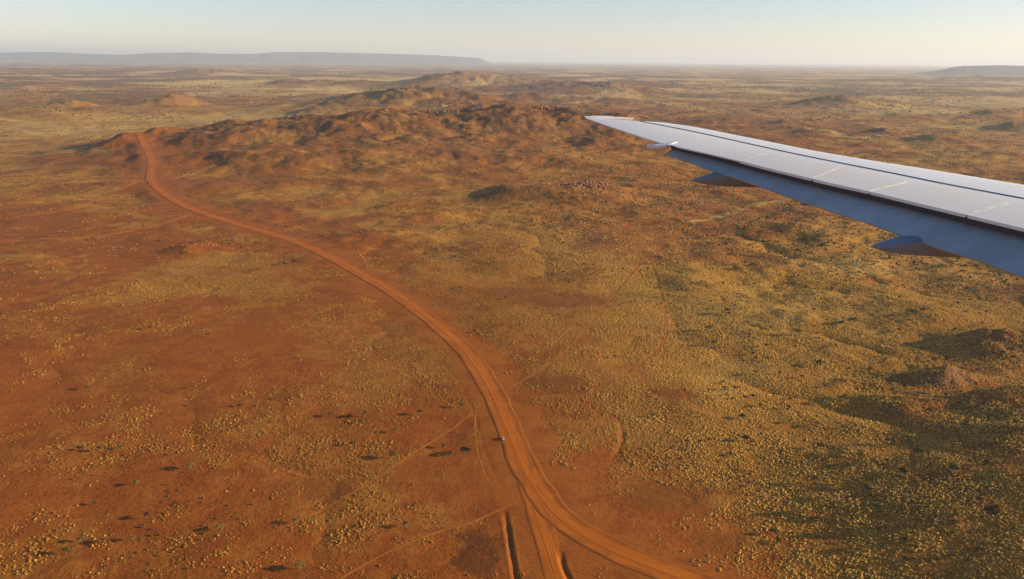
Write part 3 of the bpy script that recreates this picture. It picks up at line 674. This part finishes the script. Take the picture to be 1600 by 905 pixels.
KNOWN = [  # pixel of the foot, size, kind, label
    (722, 637, 1.5, 1, 'lone tree closest to the left shoulder of the road above the parked track'),
    (656, 648, 1.4, 0, 'tree with long shadow on bare ground, second to the left of the road'),
    (572, 651, 1.5, 0, 'tree with long shadow on bare ground, third to the left of the road'),
    (516, 651, 1.3, 1, 'farthest left of the row of four trees on the bare ground'),
    (615, 716, 1.9, 1, 'rounded grey-green tree at the bend of the faint diagonal track'),
    (726, 709, 2.0, 1, 'broad grey tree just left of the road level with the vehicle'),
    (704, 712, 1.3, 0, 'small olive tree left of the broad grey tree'),
    (694, 700, 1.2, 0, 'small tree above and left of the broad grey tree'),
    (619, 676, 1.2, 1, 'small pale tree north of the diagonal track'),
    (551, 697, 1.3, 0, 'dark tree at the upper end of a line of scrub left of the road'),
    (634, 824, 1.3, 0, 'dark bushy tree above the track to the lower left'),
    (470, 889, 1.6, 1, 'pale tree near the bottom edge beside a long dark shadow'),
    (462, 818, 1.2, 0, 'tree casting a long dark streak near the lower left thicket'),
    (298, 733, 1.7, 1, 'big tree standing alone in the grass of the lower left'),
    (230, 810, 1.4, 1, 'tree at the foot of the smooth red clearing lower left'),
    (128, 847, 1.3, 0, 'left tree of the pair near the lower left corner'),
    (164, 849, 1.3, 1, 'right tree of the pair near the lower left corner'),
    (208, 845, 1.1, 0, 'small tree right of the pair near the lower left corner'),
    (104, 866, 1.3, 0, 'tree nearest to the lower left corner'),
    (345, 828, 1.4, 1, 'spreading tree right of the red clearing lower left'),
    (137, 609, 1.3, 1, 'solitary tree on the smooth orange ground at the left'),
    (190, 702, 1.1, 0, 'small solitary tree in the yellow grass at the left'),
    (446, 416, 1.7, 0, 'left one of two green trees below the middle of the road'),
    (460, 411, 1.9, 2, 'right one of two green trees below the middle of the road'),
    (1280, 701, 1.5, 2, 'very dark tree in the scrub right of the wash'),
    (1320, 627, 1.9, 1, 'pale rounded tree at the foot of the shaded hill'),
    (1275, 755, 1.8, 1, 'reddish grey rounded tree with a long shadow lower right'),
    (1418, 692, 2.2, 1, 'large rounded tree below the shaded hill'),
    (1434, 714, 2.2, 1, 'large pale tree beside the upper end of the straight rut'),
    (1410, 742, 1.7, 0, 'tree at the left side of the straight rut'),
    (1310, 796, 2.0, 1, 'rounded tree with a broad shadow on the lower right slope'),
    (1371, 800, 2.0, 0, 'greenish tree right of the broad shadow on the lower right slope'),
    (1355, 771, 1.6, 1, 'tree between two long shadows on the lower right slope'),
    (1545, 809, 2.2, 0, 'large dark tree casting a deep shadow near the lower right corner'),
    (1414, 850, 1.7, 2, 'narrow black-shadowed tree near the bottom edge at right'),
    (1489, 738, 2.0, 1, 'wide dull tree on the shaded slope right of the rut'),
    (1376, 826, 1.7, 1, 'pale tree above a long shadow near the bottom right'),
    (1284, 387, 2.6, 2, 'round dark tree under the wing in the yellow grass, left of the inner fairing'),
    (1303, 384, 2.2, 0, 'low spreading tree right of the round dark tree under the wing'),
    (1245, 395, 2.4, 1, 'round olive tree left of the round dark tree under the wing'),
    (1178, 420, 2.8, 1, 'grey-green broad tree in the dark scrub below the wing'),
    (1137, 490, 2.3, 1, 'pale round tree on the yellow slope right of the sandy wash'),
    (1106, 517, 2.1, 1, 'upper of two pale round trees beside the wash'),
    (1116, 540, 2.1, 1, 'lower of two pale round trees beside the wash'),
    (1425, 492, 2.5, 0, 'rounded tree at the left end of the low ridge at right'),
    (1440, 490, 2.1, 0, 'second rounded tree on the low ridge at right'),
    (1498, 437, 2.1, 1, 'solitary round tree on brown ground under the wing root'),
    (1278, 573, 2.4, 0, 'olive round tree above the long hill shadow'),
    (1247, 524, 2.3, 1, 'pale spreading tree on the open yellow slope'),
    (1333, 507, 2.5, 1, 'broad tree right of a dark streak on the yellow slope'),
    (1326, 504, 1.6, 2, 'black-green small tree touching the broad tree on the yellow slope'),
    (960, 560, 1.2, 0, 'small tree between the climbing track and the wash'),
    (1160, 655, 1.7, 2, 'dark tree in the dense tussocks at right centre'),
    (1165, 690, 1.6, 2, 'dark tree below the shadowed patch at right centre'),
]
kx = []; ky = []
for (u, v, s, k, lab) in KNOWN:
    x, y = g1(u, v)
    for _ in range(3):
        zz = float(height([x], [y])[0]); x, y = g1(u, v, zz)
    tree(x, y, s * .95, k + 3 * random.randint(0, 1), lab); kx.append(x); ky.append(y)
def tree_field(n_try, r0, r1, a0, a1, seed, thr, test=None):
    g = np.random.default_rng(seed); a = np.radians(g.uniform(a0, a1, n_try)); r = np.sqrt(g.uniform(r0 * r0, r1 * r1, n_try)); x = r * np.sin(a); y = r * np.cos(a)
    gm, rd, q = maps(x, y); p = sst(thr, thr + .6, q + .8 * fbm(x, y, 120, 3, 61)) * (roadclear(x, y) > 26)
    k = g.random(n_try) < p; return x[k], y[k], g
tx, ty, gg = tree_field(4200, 400, 2400, -36, 37, 71, .12)
u_, v_ = topix(tx, ty)
keep = (u_ > -30) & (u_ < 1630) & (v_ < 925); tx, ty = tx[keep], ty[keep]
o_ = np.argsort(np.hypot(tx, ty)); tx, ty = tx[o_], ty[o_]
tz = height(tx, ty); NI = 246
u_, v_ = topix(tx, ty, tz)
WORDS = ['olive', 'grey-green', 'blackish green']
for i in range(min(NI, len(tx))):
    kk = random.randint(0, 5); ss = random.uniform(.55, 1.25); size = 'small' if ss < .78 else ('medium-sized' if ss < 1.02 else 'broad'); uu, vv = u_[i], v_[i]
    if uu < 780: grp = 'mulga trees scattered left of the road'; where = 'on the red ground near the left edge' if uu < 300 else ('on the bare ground left of the junction' if vv > 640 else 'on the orange plain left of the road')
    elif vv > 600: grp = 'mulga trees on the near right slope'; where = 'in the tussocks beside the sandy wash' if uu < 1180 else ('on the dark slope near the lower right corner' if vv > 750 else 'below the shaded hill at right')
    else: grp = 'mulga trees on the yellow slopes at right'; where = ('on the brown plain around the climbing track' if uu < 1060 else 'on the yellow slopes just under the wing' if vv < 420 else 'on the gold slope between the wash and the ridge' if uu < 1330 else 'on the ridge near the right edge')
    tree(float(tx[i]), float(ty[i]), (ss, float(tz[i])), kk, '%s %s mulga tree %s' % (size, WORDS[kk % 3], where), grp)
print('trees', len(tx))
for k in range(3):
    sl = slice(NI + k, None, 3); m = len(tx[sl])
    if m == 0: continue
    s = gg.uniform(.6, 1.3, m)
    # crowns only show at this distance
    instancer('distant_mulga_trees', np.stack([tx[sl], ty[sl], tz[sl] - .6 * s], 1), np.stack([s * 0, s * 0, gg.uniform(0, 6.28, m)], 1), np.stack([s, s, s * .9], 1), None, CROWN_SRC[k], 'further mulga trees too small to pick apart')

# ------------------------------------------------------------------ rock outcrops
def rockmat(name, ca, cb):
    m, nt, b = mat(name); P = N(nt, 'ShaderNodeNewGeometry').outputs['Position']
    nt.links.new(mix(nt, rmp(nt, tex(nt, P, .35, 5, .65), .35, .65), ca, cb), b.inputs['Base Color']); b.inputs['Roughness'].default_value = .9; b.inputs['Specular IOR Level'].default_value = .2
    return m
M_ROCKP = rockmat('pink_sandstone', (0.20, 0.070, 0.030), (0.37, 0.155, 0.080)); M_ROCKD = rockmat('dark_ironstone', (0.09, 0.05, 0.035), (0.20, 0.10, 0.06)); M_ROCKR = rockmat('red_rock', (0.20, 0.06, 0.02), (0.37, 0.13, 0.045)); M_ROCKO = rockmat('orange_stone', (0.26, 0.095, 0.028), (0.46, 0.20, 0.065))
def outcrop(u, v, wu, dm, n, s0, s1, m, label, zest=0, seed=0, tall=1.0, rot=0):
    rg = random.Random(seed); x0, y0 = g1(u, v, zest); w = wu * math.hypot(x0, y0, CAM_H) / F_PX
    pts = []
    for _ in range(n):
        a, b = rg.gauss(0, .42), rg.gauss(0, .42); pts.append((a * w, b * dm))
    ca, sa = math.cos(math.radians(rot)), math.sin(math.radians(rot))
    pts = [(x0 + a * ca - b * sa, y0 + a * sa + b * ca) for a, b in pts]
    zs = height([p[0] for p in pts], [p[1] for p in pts]); z0 = float(height([x0], [y0])[0]); bm = bmesh.new()
    for (px, py), pz in zip(pts, zs):
        s = rg.uniform(s0, s1) * (rg.random()**2 + .45); M = Matrix.Translation((px - x0, py - y0, pz - z0 + s * .15)) @ Matrix.Rotation(rg.uniform(0, 6.3), 4, 'Z') @ Matrix.Rotation(rg.uniform(-.4, .4), 4, 'X') @ Matrix.Diagonal((s, s * rg.uniform(.6, 1.1), s * rg.uniform(.5, 1.0) * tall, 1))
        r = bmesh.ops.create_icosphere(bm, subdivisions=1, radius=1)
        for vv in r['verts']: vv.co *= rg.uniform(.72, 1.25)
        bmesh.ops.transform(bm, matrix=M, verts=r['verts'])
    me = bpy.data.meshes.new('rock_outcrop'); bm.to_mesh(me); bm.free()
    o = link_mesh('rock_outcrop', me, m); o.location = (x0, y0, z0); return tag(o, label, 'rocks')
outcrop(918, 304, 44, 34, 320, 1.2, 4.2, M_ROCKP, 'jumbled pink boulders along the front of the small hill in the centre', 6, 1, 1.2)
outcrop(835, 292, 55, 40, 300, 1.0, 3.0, M_ROCKO, 'scattered stones on the rounded top beside the dark cone', 10, 2)
outcrop(786, 294, 12, 20, 170, 1.0, 2.6, M_ROCKD, 'dark cone-shaped heap of ironstone at the left end of the small hill', 10, 3, 1.2)
outcrop(741, 331, 14, 16, 60, .8, 2.2, M_ROCKR, 'small red rock face left of the pink boulders', 4, 4, 1.3)
outcrop(590, 364, 45, 18, 150, .7, 2.0, M_ROCKR, 'red stony bank just above the road bend', 5, 5, 1.1, 8)
outcrop(310, 382, 34, 14, 130, .8, 2.4, M_ROCKR, 'broken red bank left of the road in the middle distance', 5, 6, 1.2, 8)
outcrop(1570, 530, 20, 16, 120, .5, 1.8, M_ROCKR, 'red rocks on the hill near the right edge', 15, 7, 1.2, -25)
outcrop(1440, 600, 20, 8, 70, .4, 1.3, M_ROCKD, 'dark rocks on the crest of the shaded hill', 14, 8)
outcrop(440, 205, 30, 60, 90, 3, 9, M_ROCKD, 'dark crags on the left shoulder of the long ridge', 30, 9, 1.2)
outcrop(690, 200, 26, 60, 100, 3, 9, M_ROCKD, 'dark crags in the middle of the long ridge', 55, 10, 1.2)
outcrop(860, 188, 44, 50, 140, 3, 8, M_ROCKR, 'red cliffs on the ridge crest just left of the wing tip', 75, 11, 1.3)
outcrop(110, 158, 18, 60, 60, 5, 14, M_ROCKD, 'dark cliff on the far pale ridge at the left', 35, 12, 1.3)
outcrop(850, 312, 120, 50, 160, .5, 1.3, M_ROCKR, 'loose stones scattered in front of the small central hill', 2, 13)
outcrop(800, 345, 120, 60, 140, .5, 1.2, M_ROCKR, 'stones strewn over the brown slope below the small central hill', 0, 14)

# ------------------------------------------------------------------ the vehicle on the road
def box(bm, c, s, taper=None, bev=0.0):
    r = bmesh.ops.create_cube(bm, size=1); vs = r['verts']
    for v in vs:
        top = v.co.z > 0
        v.co = Vector((v.co.x * s[0], v.co.y * s[1], v.co.z * s[2]))
        if top and taper: v.co.x *= taper[0]; v.co.y = v.co.y * taper[1] + (taper[2] if len(taper) > 2 else 0)
        v.co += Vector(c)
    if bev:
        es = list({e for v in vs for e in v.link_edges}); bmesh.ops.bevel(bm, geom=es, offset=bev, segments=2, affect='EDGES')
def bobj(name, fn, m, parent):
    bm = bmesh.new(); fn(bm); me = bpy.data.meshes.new(name); bm.to_mesh(me); bm.free(); return link_mesh(name, me, m, parent)
def build_car():
    paint = simple('cream_paint', (0.72, 0.62, 0.45), .35, .06, 2); glass = simple('car_glass', (0.03, 0.035, 0.04), .1, .05, 2, spec=.8)
    rub = simple('tyre_rubber', (0.03, 0.028, 0.025), .85, .2, 5); steel = simple('wheel_steel', (0.35, 0.33, 0.3), .5, .1, 5, .6); lamp = simple('red_lamp', (0.35, 0.02, 0.015), .3); wl = simple('clear_lamp', (0.7, 0.7, 0.65), .2)
    x, y = g1(786, 685.5); i = int(np.argmin(np.hypot(ROAD[:, 0] - x, ROAD[:, 1] - y))); T = ROAD[i - 2] - ROAD[i + 2]
    z = float(height([x], [y])[0]) + .17; x, y = g1(786, 686.5, z)
    c = tag(empty('off_road_vehicle', (x, y, z), math.atan2(-T[0], T[1])), 'small cream off-road vehicle driving on the dirt road, with a long shadow', 'vehicle')
    def body(bm):
        box(bm, (0, 0, .82), (1.9, 4.8, .62), (.96, .985), .09); box(bm, (0, 1.75, 1.14), (1.7, 1.15, .12), (.92, .9), .04)
    b = bobj('body', body, paint, c)
    bobj('cabin', lambda bm: box(bm, (0, -.45, 1.5), (1.72, 3.1, .78), (.86, .86, -.05), .07), paint, c)
    bobj('window', lambda bm: box(bm, (0, 1.03, 1.5), (1.5, .14, .5), (.88, 1, -.16), .01), glass, c)
    for sx in (-1, 1):
        bobj('window', lambda bm: box(bm, (sx * .835, -.4, 1.53), (.1, 2.5, .46), (1, .86), .01), glass, c)
        bobj('headlight', lambda bm: box(bm, (sx * .7, 2.4, .92), (.3, .06, .2), None, .01), wl, c); bobj('tail_light', lambda bm: box(bm, (sx * .8, -2.4, .95), (.16, .06, .3), None, .01), lamp, c)
        for yy in (-1.45, 1.5):
            def tyre(bm, rr=.40, ww=.27): bmesh.ops.create_cone(bm, cap_ends=True, segments=20, radius1=rr, radius2=rr, depth=ww, matrix=Matrix.Translation((sx * .82, yy, .40)) @ Matrix.Rotation(math.pi / 2, 4, 'Y'))
            w = bobj('wheel', tyre, rub, c); bobj('rim', lambda bm: tyre(bm, .23, .285), steel, w)
    bobj('window', lambda bm: box(bm, (0, -2.0, 1.5), (1.4, .1, .42), (.9, 1, .05), .01), glass, c)
    bobj('bumper', lambda bm: (box(bm, (0, 2.46, .6), (1.75, .16, .2), None, .03), box(bm, (0, -2.46, .6), (1.75, .14, .2), None, .03)), rub, c)
    bobj('roof_rack', lambda bm: [box(bm, (0, -1.6 + k * .55, 1.95), (1.35, .06, .05)) for k in range(5)] + [box(bm, (s * .66, -.5, 1.93), (.05, 2.4, .06)) for s in (-1, 1)], rub, c)
build_car()

# ------------------------------------------------------------------ the aircraft wing
WH, WB = 1.8, 0.06                    # wing plane: z = CAM_H - WH + WB * y
def wpt(u, v, dz=0.0):
    d = ray(u, v)[0]; t = (-WH + dz) / (d[2] - WB * d[1]); return Vector((d[0] * t, d[1] * t, CAM_H + d[2] * t))
def painted(name, col, rough, coat=.0, spec=.5, dirt=.1):
    m, nt, b = mat(name); tc = N(nt, 'ShaderNodeNewGeometry').outputs['Position']
    mp = N(nt, 'ShaderNodeMapping'); nt.links.new(tc, mp.inputs[0]); mp.inputs['Scale'].default_value = (.6, 3.5, 3.5)
    f = tex(nt, mp.outputs[0], .8, 6, .6); f2 = tex(nt, tc, .5, 3, .5)
    k = mth(nt, 'ADD', mth(nt, 'MULTIPLY', f, .6), mth(nt, 'MULTIPLY', f2, .4))
    c = mix(nt, rmp(nt, k, .35, .7), col, tuple(x * (1 - dirt) for x in col))
    nt.links.new(c, b.inputs['Base Color']); nt.links.new(rmp(nt, f, .3, .7, rough * .85, rough * 1.2), b.inputs['Roughness'])
    b.inputs['Coat Weight'].default_value = coat; b.inputs['Coat Roughness'].default_value = .15; b.inputs['Specular IOR Level'].default_value = spec
    return m
M_WING = painted('pale_grey_wing_paint', (0.82, 0.79, 0.715), .42); M_SLAT = painted('slat_metal_paint', (0.80, 0.79, 0.74), .35)
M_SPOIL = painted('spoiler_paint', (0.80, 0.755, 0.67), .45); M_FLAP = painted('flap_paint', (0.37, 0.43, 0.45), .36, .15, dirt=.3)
M_FAIR = painted('fairing_paint', (0.22, 0.27, 0.31), .4, dirt=.15); M_SEAL_SHADE = simple('dark_seal_and_shade', (0.05, 0.05, 0.055), .7); M_PRIM = painted('pale_seam', (0.60, 0.58, 0.53), .6)
# edges as functions of the lateral coordinate y
LEpx = [(915, 184.2), (922, 182.6), (935, 181.8), (960, 182), (1000, 184.6), (1060, 193.4), (1120, 204.6), (1200, 220.5), (1300, 240.5), (1353, 245 + 4), (1406, 257.5), (1459, 265), (1521, 275.5), (1600, 288)]
SLpx = [(1001, 192), (1060, 203.5), (1120, 216.5), (1200, 235), (1300, 256.7), (1419, 281), (1488, 296), (1600, 317)]
TEpx = [(915, 184.5), (945, 195), (975, 205), (1037, 224.8), (1100, 238.5), (1156, 251.5), (1200, 263), (1300, 287), (1360, 300), (1441, 319.5), (1512, 336.5), (1600, 357.5)]
HGpx = [(1140, 230), (1200, 243.5), (1300, 264.5), (1388, 282.5), (1421, 289.5), (1492, 304), (1600, 327.5)]
def curve(px):
    P = [wpt(u, v) for u, v in px]; P = sorted([(p.y, p.x) for p in P])
    ys = np.array([p[0] for p in P]); xs = np.array([p[1] for p in P])
    def f(y):
        y = np.asarray(y, float); r = np.interp(y, ys, xs); sl = (xs[2] - xs[0]) / (ys[2] - ys[0])
        return np.where(y < ys[0], xs[0] + (y - ys[0]) * sl, r)
    return f, ys
fLE, yLE = curve(LEpx); fSL, ySL = curve(SLpx); fTE, yTE = curve(TEpx); fHG, yHG = curve(HGpx)
YTIP = float(yLE[-1]); YROOT = 2.2
print('wing tip y', YTIP, 'TE y range', yTE[0], 'LE', yLE[0])
for yy in (YTIP, 12, 9, 7, 5): print('y', yy, 'LE', float(fLE(yy)), 'SL', float(fSL(yy)), 'TE', float(fTE(yy)), 'HG', float(fHG(yy)))
def zpl(y): return CAM_H - WH + WB * y
WO = Vector((float(fLE(YROOT)), YROOT, zpl(YROOT)))
wing = tag(empty('aircraft_wing', WO), 'pale grey airliner wing with flaps lowered, reaching in from the right', 'wing')
def wobj(name, V, Fc, m, smooth=False):
    me = bpy.data.meshes.new(name); me.from_pydata([tuple(Vector(v) - WO) for v in V], [], Fc)
    bm = bmesh.new(); bm.from_mesh(me); bmesh.ops.recalc_face_normals(bm, faces=bm.faces); bm.to_mesh(me); bm.free()
    if smooth:
        me.polygons.foreach_set('use_smooth', [True] * len(me.polygons)); bm = bmesh.new(); bm.from_mesh(me)
        for e in bm.edges:
            if len(e.link_faces) == 2 and e.calc_face_angle() > 0.6: e.smooth = False
        bm.to_mesh(me); bm.free()
    return link_mesh(name, me, m, wing)
def loft(name, secs, m, smooth=True, cap=True):
    n = len(secs[0]); V = [p for s in secs for p in s]; Fc = []
    for i in range(len(secs) - 1):
        for k in range(n): Fc.append((i * n + k, i * n + (k + 1) % n, (i + 1) * n + (k + 1) % n, (i + 1) * n + k))
    if cap: Fc += [tuple(range(n)), tuple(range((len(secs) - 1) * n, len(secs) * n))]
    return wobj(name, V, Fc, m, smooth)
def cam_up(s, c): return 0.018 * c * 4 * s * (1 - s)           # gentle crown of the upper surface
def wing_sec(y, s0, s1, n=12, extra=0.0, nose=False):
    le, te = float(fLE(y)), float(fTE(y)); c = max(le - te, .02); up = []; lo = []
    for k in range(n + 1):
        s = s0 + (s1 - s0) * k / n; th = 0.11 * c * (2.4 * math.sqrt(max(s, 0)) * (1 - s) * .55 + .02)
        zt = zpl(y) + cam_up(s, c) + extra
        if nose and s < .06: zt -= .022 * c * (1 - s / .06)**2
        up.append(Vector((le - s * c, y, zt))); lo.append(Vector((le - s * c, y, zpl(y) - th - (0 if s > 0 else .0) - .012)))
    return up + lo[::-1]
ys = np.concatenate([np.linspace(YROOT, YTIP - 1.6, 26), YTIP - 1.6 + (1.6 - .004) * np.sin(np.linspace(0, math.pi / 2, 14))[1:]])
def s_slat(y): return float((fLE(y) - fSL(y)) / max(float(fLE(y) - fTE(y)), .02))
ysl_end = float(ySL[-1])
secs = []
for y in ys:
    s0 = s_slat(y) + .002 if y < ysl_end else 0.0
    secs.append(wing_sec(y, s0, 1.0, 12, nose=False))
inner = [s for s, y in zip(secs, ys) if y < ysl_end]
tip_y = [ysl_end + .005] + [y for y in ys if y > ysl_end + .01]
loft('wing_box', inner + [wing_sec(ysl_end, s_slat(ysl_end - .01) + .002, 1.0)], M_WING)
loft('wing_tip', [wing_sec(y, 0, 1.0, 14) for y in tip_y], M_WING)
ysn = np.linspace(YROOT, ysl_end, 26)
loft('slat', [wing_sec(y, 0.0, s_slat(min(y, ysl_end - .01)), 8, .005, nose=True) for y in ysn], M_SLAT)
# dark bay under the slat's rear edge
def strip(name, fa, fb, ya, yb, dz, m, th=.006, n=24):
    S_ = []
    for y in np.linspace(ya, yb, n):
        le, te = float(fLE(y)), float(fTE(y)); c = le - te; xa, xb = fa(y), fb(y)
        za = zpl(y) + cam_up((le - xa) / c, c) + dz; zb = zpl(y) + cam_up((le - xb) / c, c) + dz
        S_.append([Vector((xa, y, za)), Vector((xb, y, zb)), Vector((xb, y, zb - th)), Vector((xa, y, za - th))])
    return loft(name, S_, m, False)
strip('slat_gap_seal', lambda y: float(fSL(y)) + .004, lambda y: float(fSL(y)) - .009, YROOT, ysl_end, .008, M_SEAL_SHADE)
# spoilers: panels between the hinge line and the trailing edge
yA = [wpt(*p).y for p in ((1156, 251.5), (1272, 280), (1360, 300), (1512, 336.5), (1700, 382))]
hA = [wpt(*p).y for p in ((1203, 243.5), (1312, 267), (1421, 289.5), (1580, 323), (1780, 366))]
def quad_plate(name, c4, m, th=.010):
    V = [];
    top = []
    for (x, y) in c4:
        le, te = float(fLE(y)), float(fTE(y)); c = le - te; top.append(Vector((x, y, zpl(y) + cam_up((le - x) / c, c) + th)))
    V = top + [p - Vector((0, 0, .03)) for p in top]
    return wobj(name, V, [(0, 1, 2, 3), (7, 6, 5, 4), (0, 4, 5, 1), (1, 5, 6, 2), (2, 6, 7, 3), (3, 7, 4, 0)], m)
for i in range(len(yA) - 1):
    g_ = .012
    a0, a1, h0, h1 = yA[i] - g_, yA[i + 1] + g_, hA[i] - g_, hA[i + 1] + g_
    nseg = 6; secs_ = []
    for k in range(nseg + 1):
        t = k / nseg; yt = a0 + (a1 - a0) * t; yh = h0 + (h1 - h0) * t; S_ = []
        for q in range(5):
            s = q / 4; yy = yh + (yt - yh) * s; xx = (float(fHG(yh)) - .004) * (1 - s) + (float(fTE(yt)) - .01) * s; le, te = float(fLE(yy)), float(fTE(yy)); c = le - te
            S_.append(Vector((xx, yy, zpl(yy) + cam_up(min((le - xx) / c, 1), c) + .005)))
        secs_.append(S_ + [p - Vector((0, 0, .03)) for p in S_[::-1]])
    loft('spoiler', secs_, M_SPOIL, False)
    # pale rubbing strip on the joint
    for yt, yh in ((yA[i], hA[i]),):
        st = []
        for q in range(9):
            q_ = q / 8; yy = yh + (yt - yh) * q_; xx = (float(fHG(yh)) - .004) * (1 - q_) + (float(fTE(yt)) - .01) * q_; le, te = float(fLE(yy)), float(fTE(yy)); c = le - te; zz = zpl(yy) + cam_up(min((le - xx) / c, 1), c) + .0055
            hw_ = .007 + .009 * (.5 + .5 * math.sin(q * 2.3 + i)); st.append([Vector((xx, yy - hw_, zz)), Vector((xx, yy + hw_, zz)), Vector((xx, yy + hw_, zz - .02)), Vector((xx, yy - hw_, zz - .02))])
        loft('joint_strip', st, M_PRIM, False)
# flap: hangs aft of and below the trailing edge
DEF = math.radians(33)
HG0, HG1 = wpt(1045, 227), wpt(1600, 357.5)
hd = (HG1 - HG0).normalized(); aft = Vector((-math.cos(DEF), 0, -math.sin(DEF))); nfl = hd.cross(aft).normalized()
if nfl.z < 0: nfl = -nfl
drop = Vector((0.06, 0, -.15)); P0 = HG0 + drop
def te_shade_strip():  # dark strip under the trailing edge, painting in the shade above the flap
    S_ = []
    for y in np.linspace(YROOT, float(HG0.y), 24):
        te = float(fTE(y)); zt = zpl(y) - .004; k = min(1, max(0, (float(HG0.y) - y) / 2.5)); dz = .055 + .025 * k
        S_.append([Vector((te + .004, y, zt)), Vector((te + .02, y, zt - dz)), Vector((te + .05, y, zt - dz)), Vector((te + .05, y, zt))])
    loft('trailing_edge_shade_strip', S_, M_SEAL_SHADE, False)
te_shade_strip()
def fpt(u, v, off=0.0):
    d = Vector(ray(u, v)[0]); o = Vector((0, 0, CAM_H)); t = ((P0 + nfl * off) - o).dot(nfl) / d.dot(nfl); return o + d * t
FLpx = [(1039, 240.5), (1060, 248), (1081, 255), (1115, 267.5), (1160, 282), (1203, 297), (1233, 308), (1300, 330.5), (1349, 346), (1413, 369.5), (1470, 389), (1530, 407), (1572, 423), (1600, 433)]
FTE = [fpt(*p) for p in FLpx]
# carry on to the root in a straight line
ext = (FTE[-1] - FTE[-5]); FTE.append(FTE[-1] + ext * (2.3 / max(abs(ext.y), .01)) )
print('flap TE', [tuple(round(c, 2) for c in p) for p in FTE])
S_ = []
for p in FTE:
    # go back up the flap to the hinge line, along the aft direction
    A = np.array([[hd.x, -aft.x], [hd.y, -aft.y]]); rhs = np.array([p.x - P0.x, p.y - P0.y]); a_, b_ = np.linalg.solve(A, rhs); CH = abs(b_)
    h = P0 + hd * a_; ch = (p - h).length; nose = h - aft * .12
    sec = []
    for k in range(11):
        s = k / 10; sec.append(nose.lerp(p, s) + nfl * (.05 * ch * math.sin(math.pi * min(s * 1.0, 1)**.7) - (0.05 * ch * (1 - s)**8)))
    for k in range(10, -1, -1):
        s = k / 10; sec.append(nose.lerp(p, s) - nfl * (.02 + .09 * ch * math.sin(math.pi * s**.6) * (1 - s)))
    S_.append(sec)
print('flap chords', [round((s[10] - s[0]).length, 2) for s in S_])
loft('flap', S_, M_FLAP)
# fairings of the flap tracks: keeled pods under the flap, pointed aft, with a crease along each upper side
def wray(u, v, y):
    d = Vector(ray(u, v)[0]); return Vector((0, 0, CAM_H)) + d * (y / d.y)
def pod(stations, y0, w, m, name='flap_track_fairing'):
    """stations: (u, v of the crease, v of the keel, width factor) on the side nearest the cabin"""
    secs_ = []
    for (u, vt, vb, k) in stations:
        a = wray(u, vt, y0); b = wray(u, vb, y0); h = max(a.z - b.z, .004); hw = max(w * k, .004); yc = y0 + w
        def P(dy, z): return Vector((a.x, yc + dy * hw, z))
        secs_.append([P(-1, a.z), P(-.55, a.z + .12 * h), P(0, a.z + .17 * h), P(.55, a.z + .12 * h), P(1, a.z), P(.93, a.z - .45 * h), P(.6, b.z + .12 * h), P(0, b.z), P(-.6, b.z + .12 * h), P(-.93, a.z - .45 * h)])
    o = loft(name, secs_, m, True)
    for e in o.data.edges:
        i, j = e.vertices
        if i // 10 != j // 10 and i % 10 == j % 10 and i % 10 in (0, 4): e.use_edge_sharp = True
    return o
y1 = fpt(1120, 270).y - .10; y2 = fpt(1425, 374).y - .10
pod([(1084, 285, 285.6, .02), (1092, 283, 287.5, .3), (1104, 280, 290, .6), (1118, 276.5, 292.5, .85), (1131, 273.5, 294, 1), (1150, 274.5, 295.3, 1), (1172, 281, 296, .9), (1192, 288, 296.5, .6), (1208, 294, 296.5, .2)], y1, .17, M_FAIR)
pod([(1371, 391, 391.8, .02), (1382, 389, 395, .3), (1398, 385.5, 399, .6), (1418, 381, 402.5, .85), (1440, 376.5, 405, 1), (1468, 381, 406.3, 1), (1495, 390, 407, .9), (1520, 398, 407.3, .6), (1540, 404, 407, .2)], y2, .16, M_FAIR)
y3 = wpt(1037, 225).y - .05
pod([(1014, 230.5, 233.5, .45), (1018, 229.4, 235.5, .75), (1028, 228.2, 237, 1), (1038, 227.2, 236.5, 1), (1048, 225, 232, .8), (1056, 223.2, 226.5, .45), (1061, 223.4, 224.2, .1)], y3, .12, painted('white_fairing', (0.82, 0.76, 0.68), .4))

# ------------------------------------------------------------------ air
def haze():
    bm = bmesh.new(); r = bmesh.ops.create_cube(bm, size=1); lo, hi = -90.0, 1100.0
    for v in r['verts']: v.co = Vector((v.co.x * 2.1 * FAR, v.co.y * 2.1 * FAR, lo if v.co.z < 0 else hi))
    me = bpy.data.meshes.new('haze'); bm.to_mesh(me); bm.free()
    m = bpy.data.materials.new('dusty_air'); m.use_nodes = True; nt = m.node_tree; nt.nodes.clear()
    o = nt.nodes.new('ShaderNodeOutputMaterial'); v = nt.nodes.new('ShaderNodeVolumePrincipled'); v.inputs['Color'].default_value = (0.87, 0.94, 1.0, 1); v.inputs['Density'].default_value = 2.15e-5; v.inputs['Anisotropy'].default_value = 0.2
    nt.links.new(v.outputs[0], o.inputs['Volume'])
    tag(link_mesh('haze', me, m), kind='stuff')
haze()
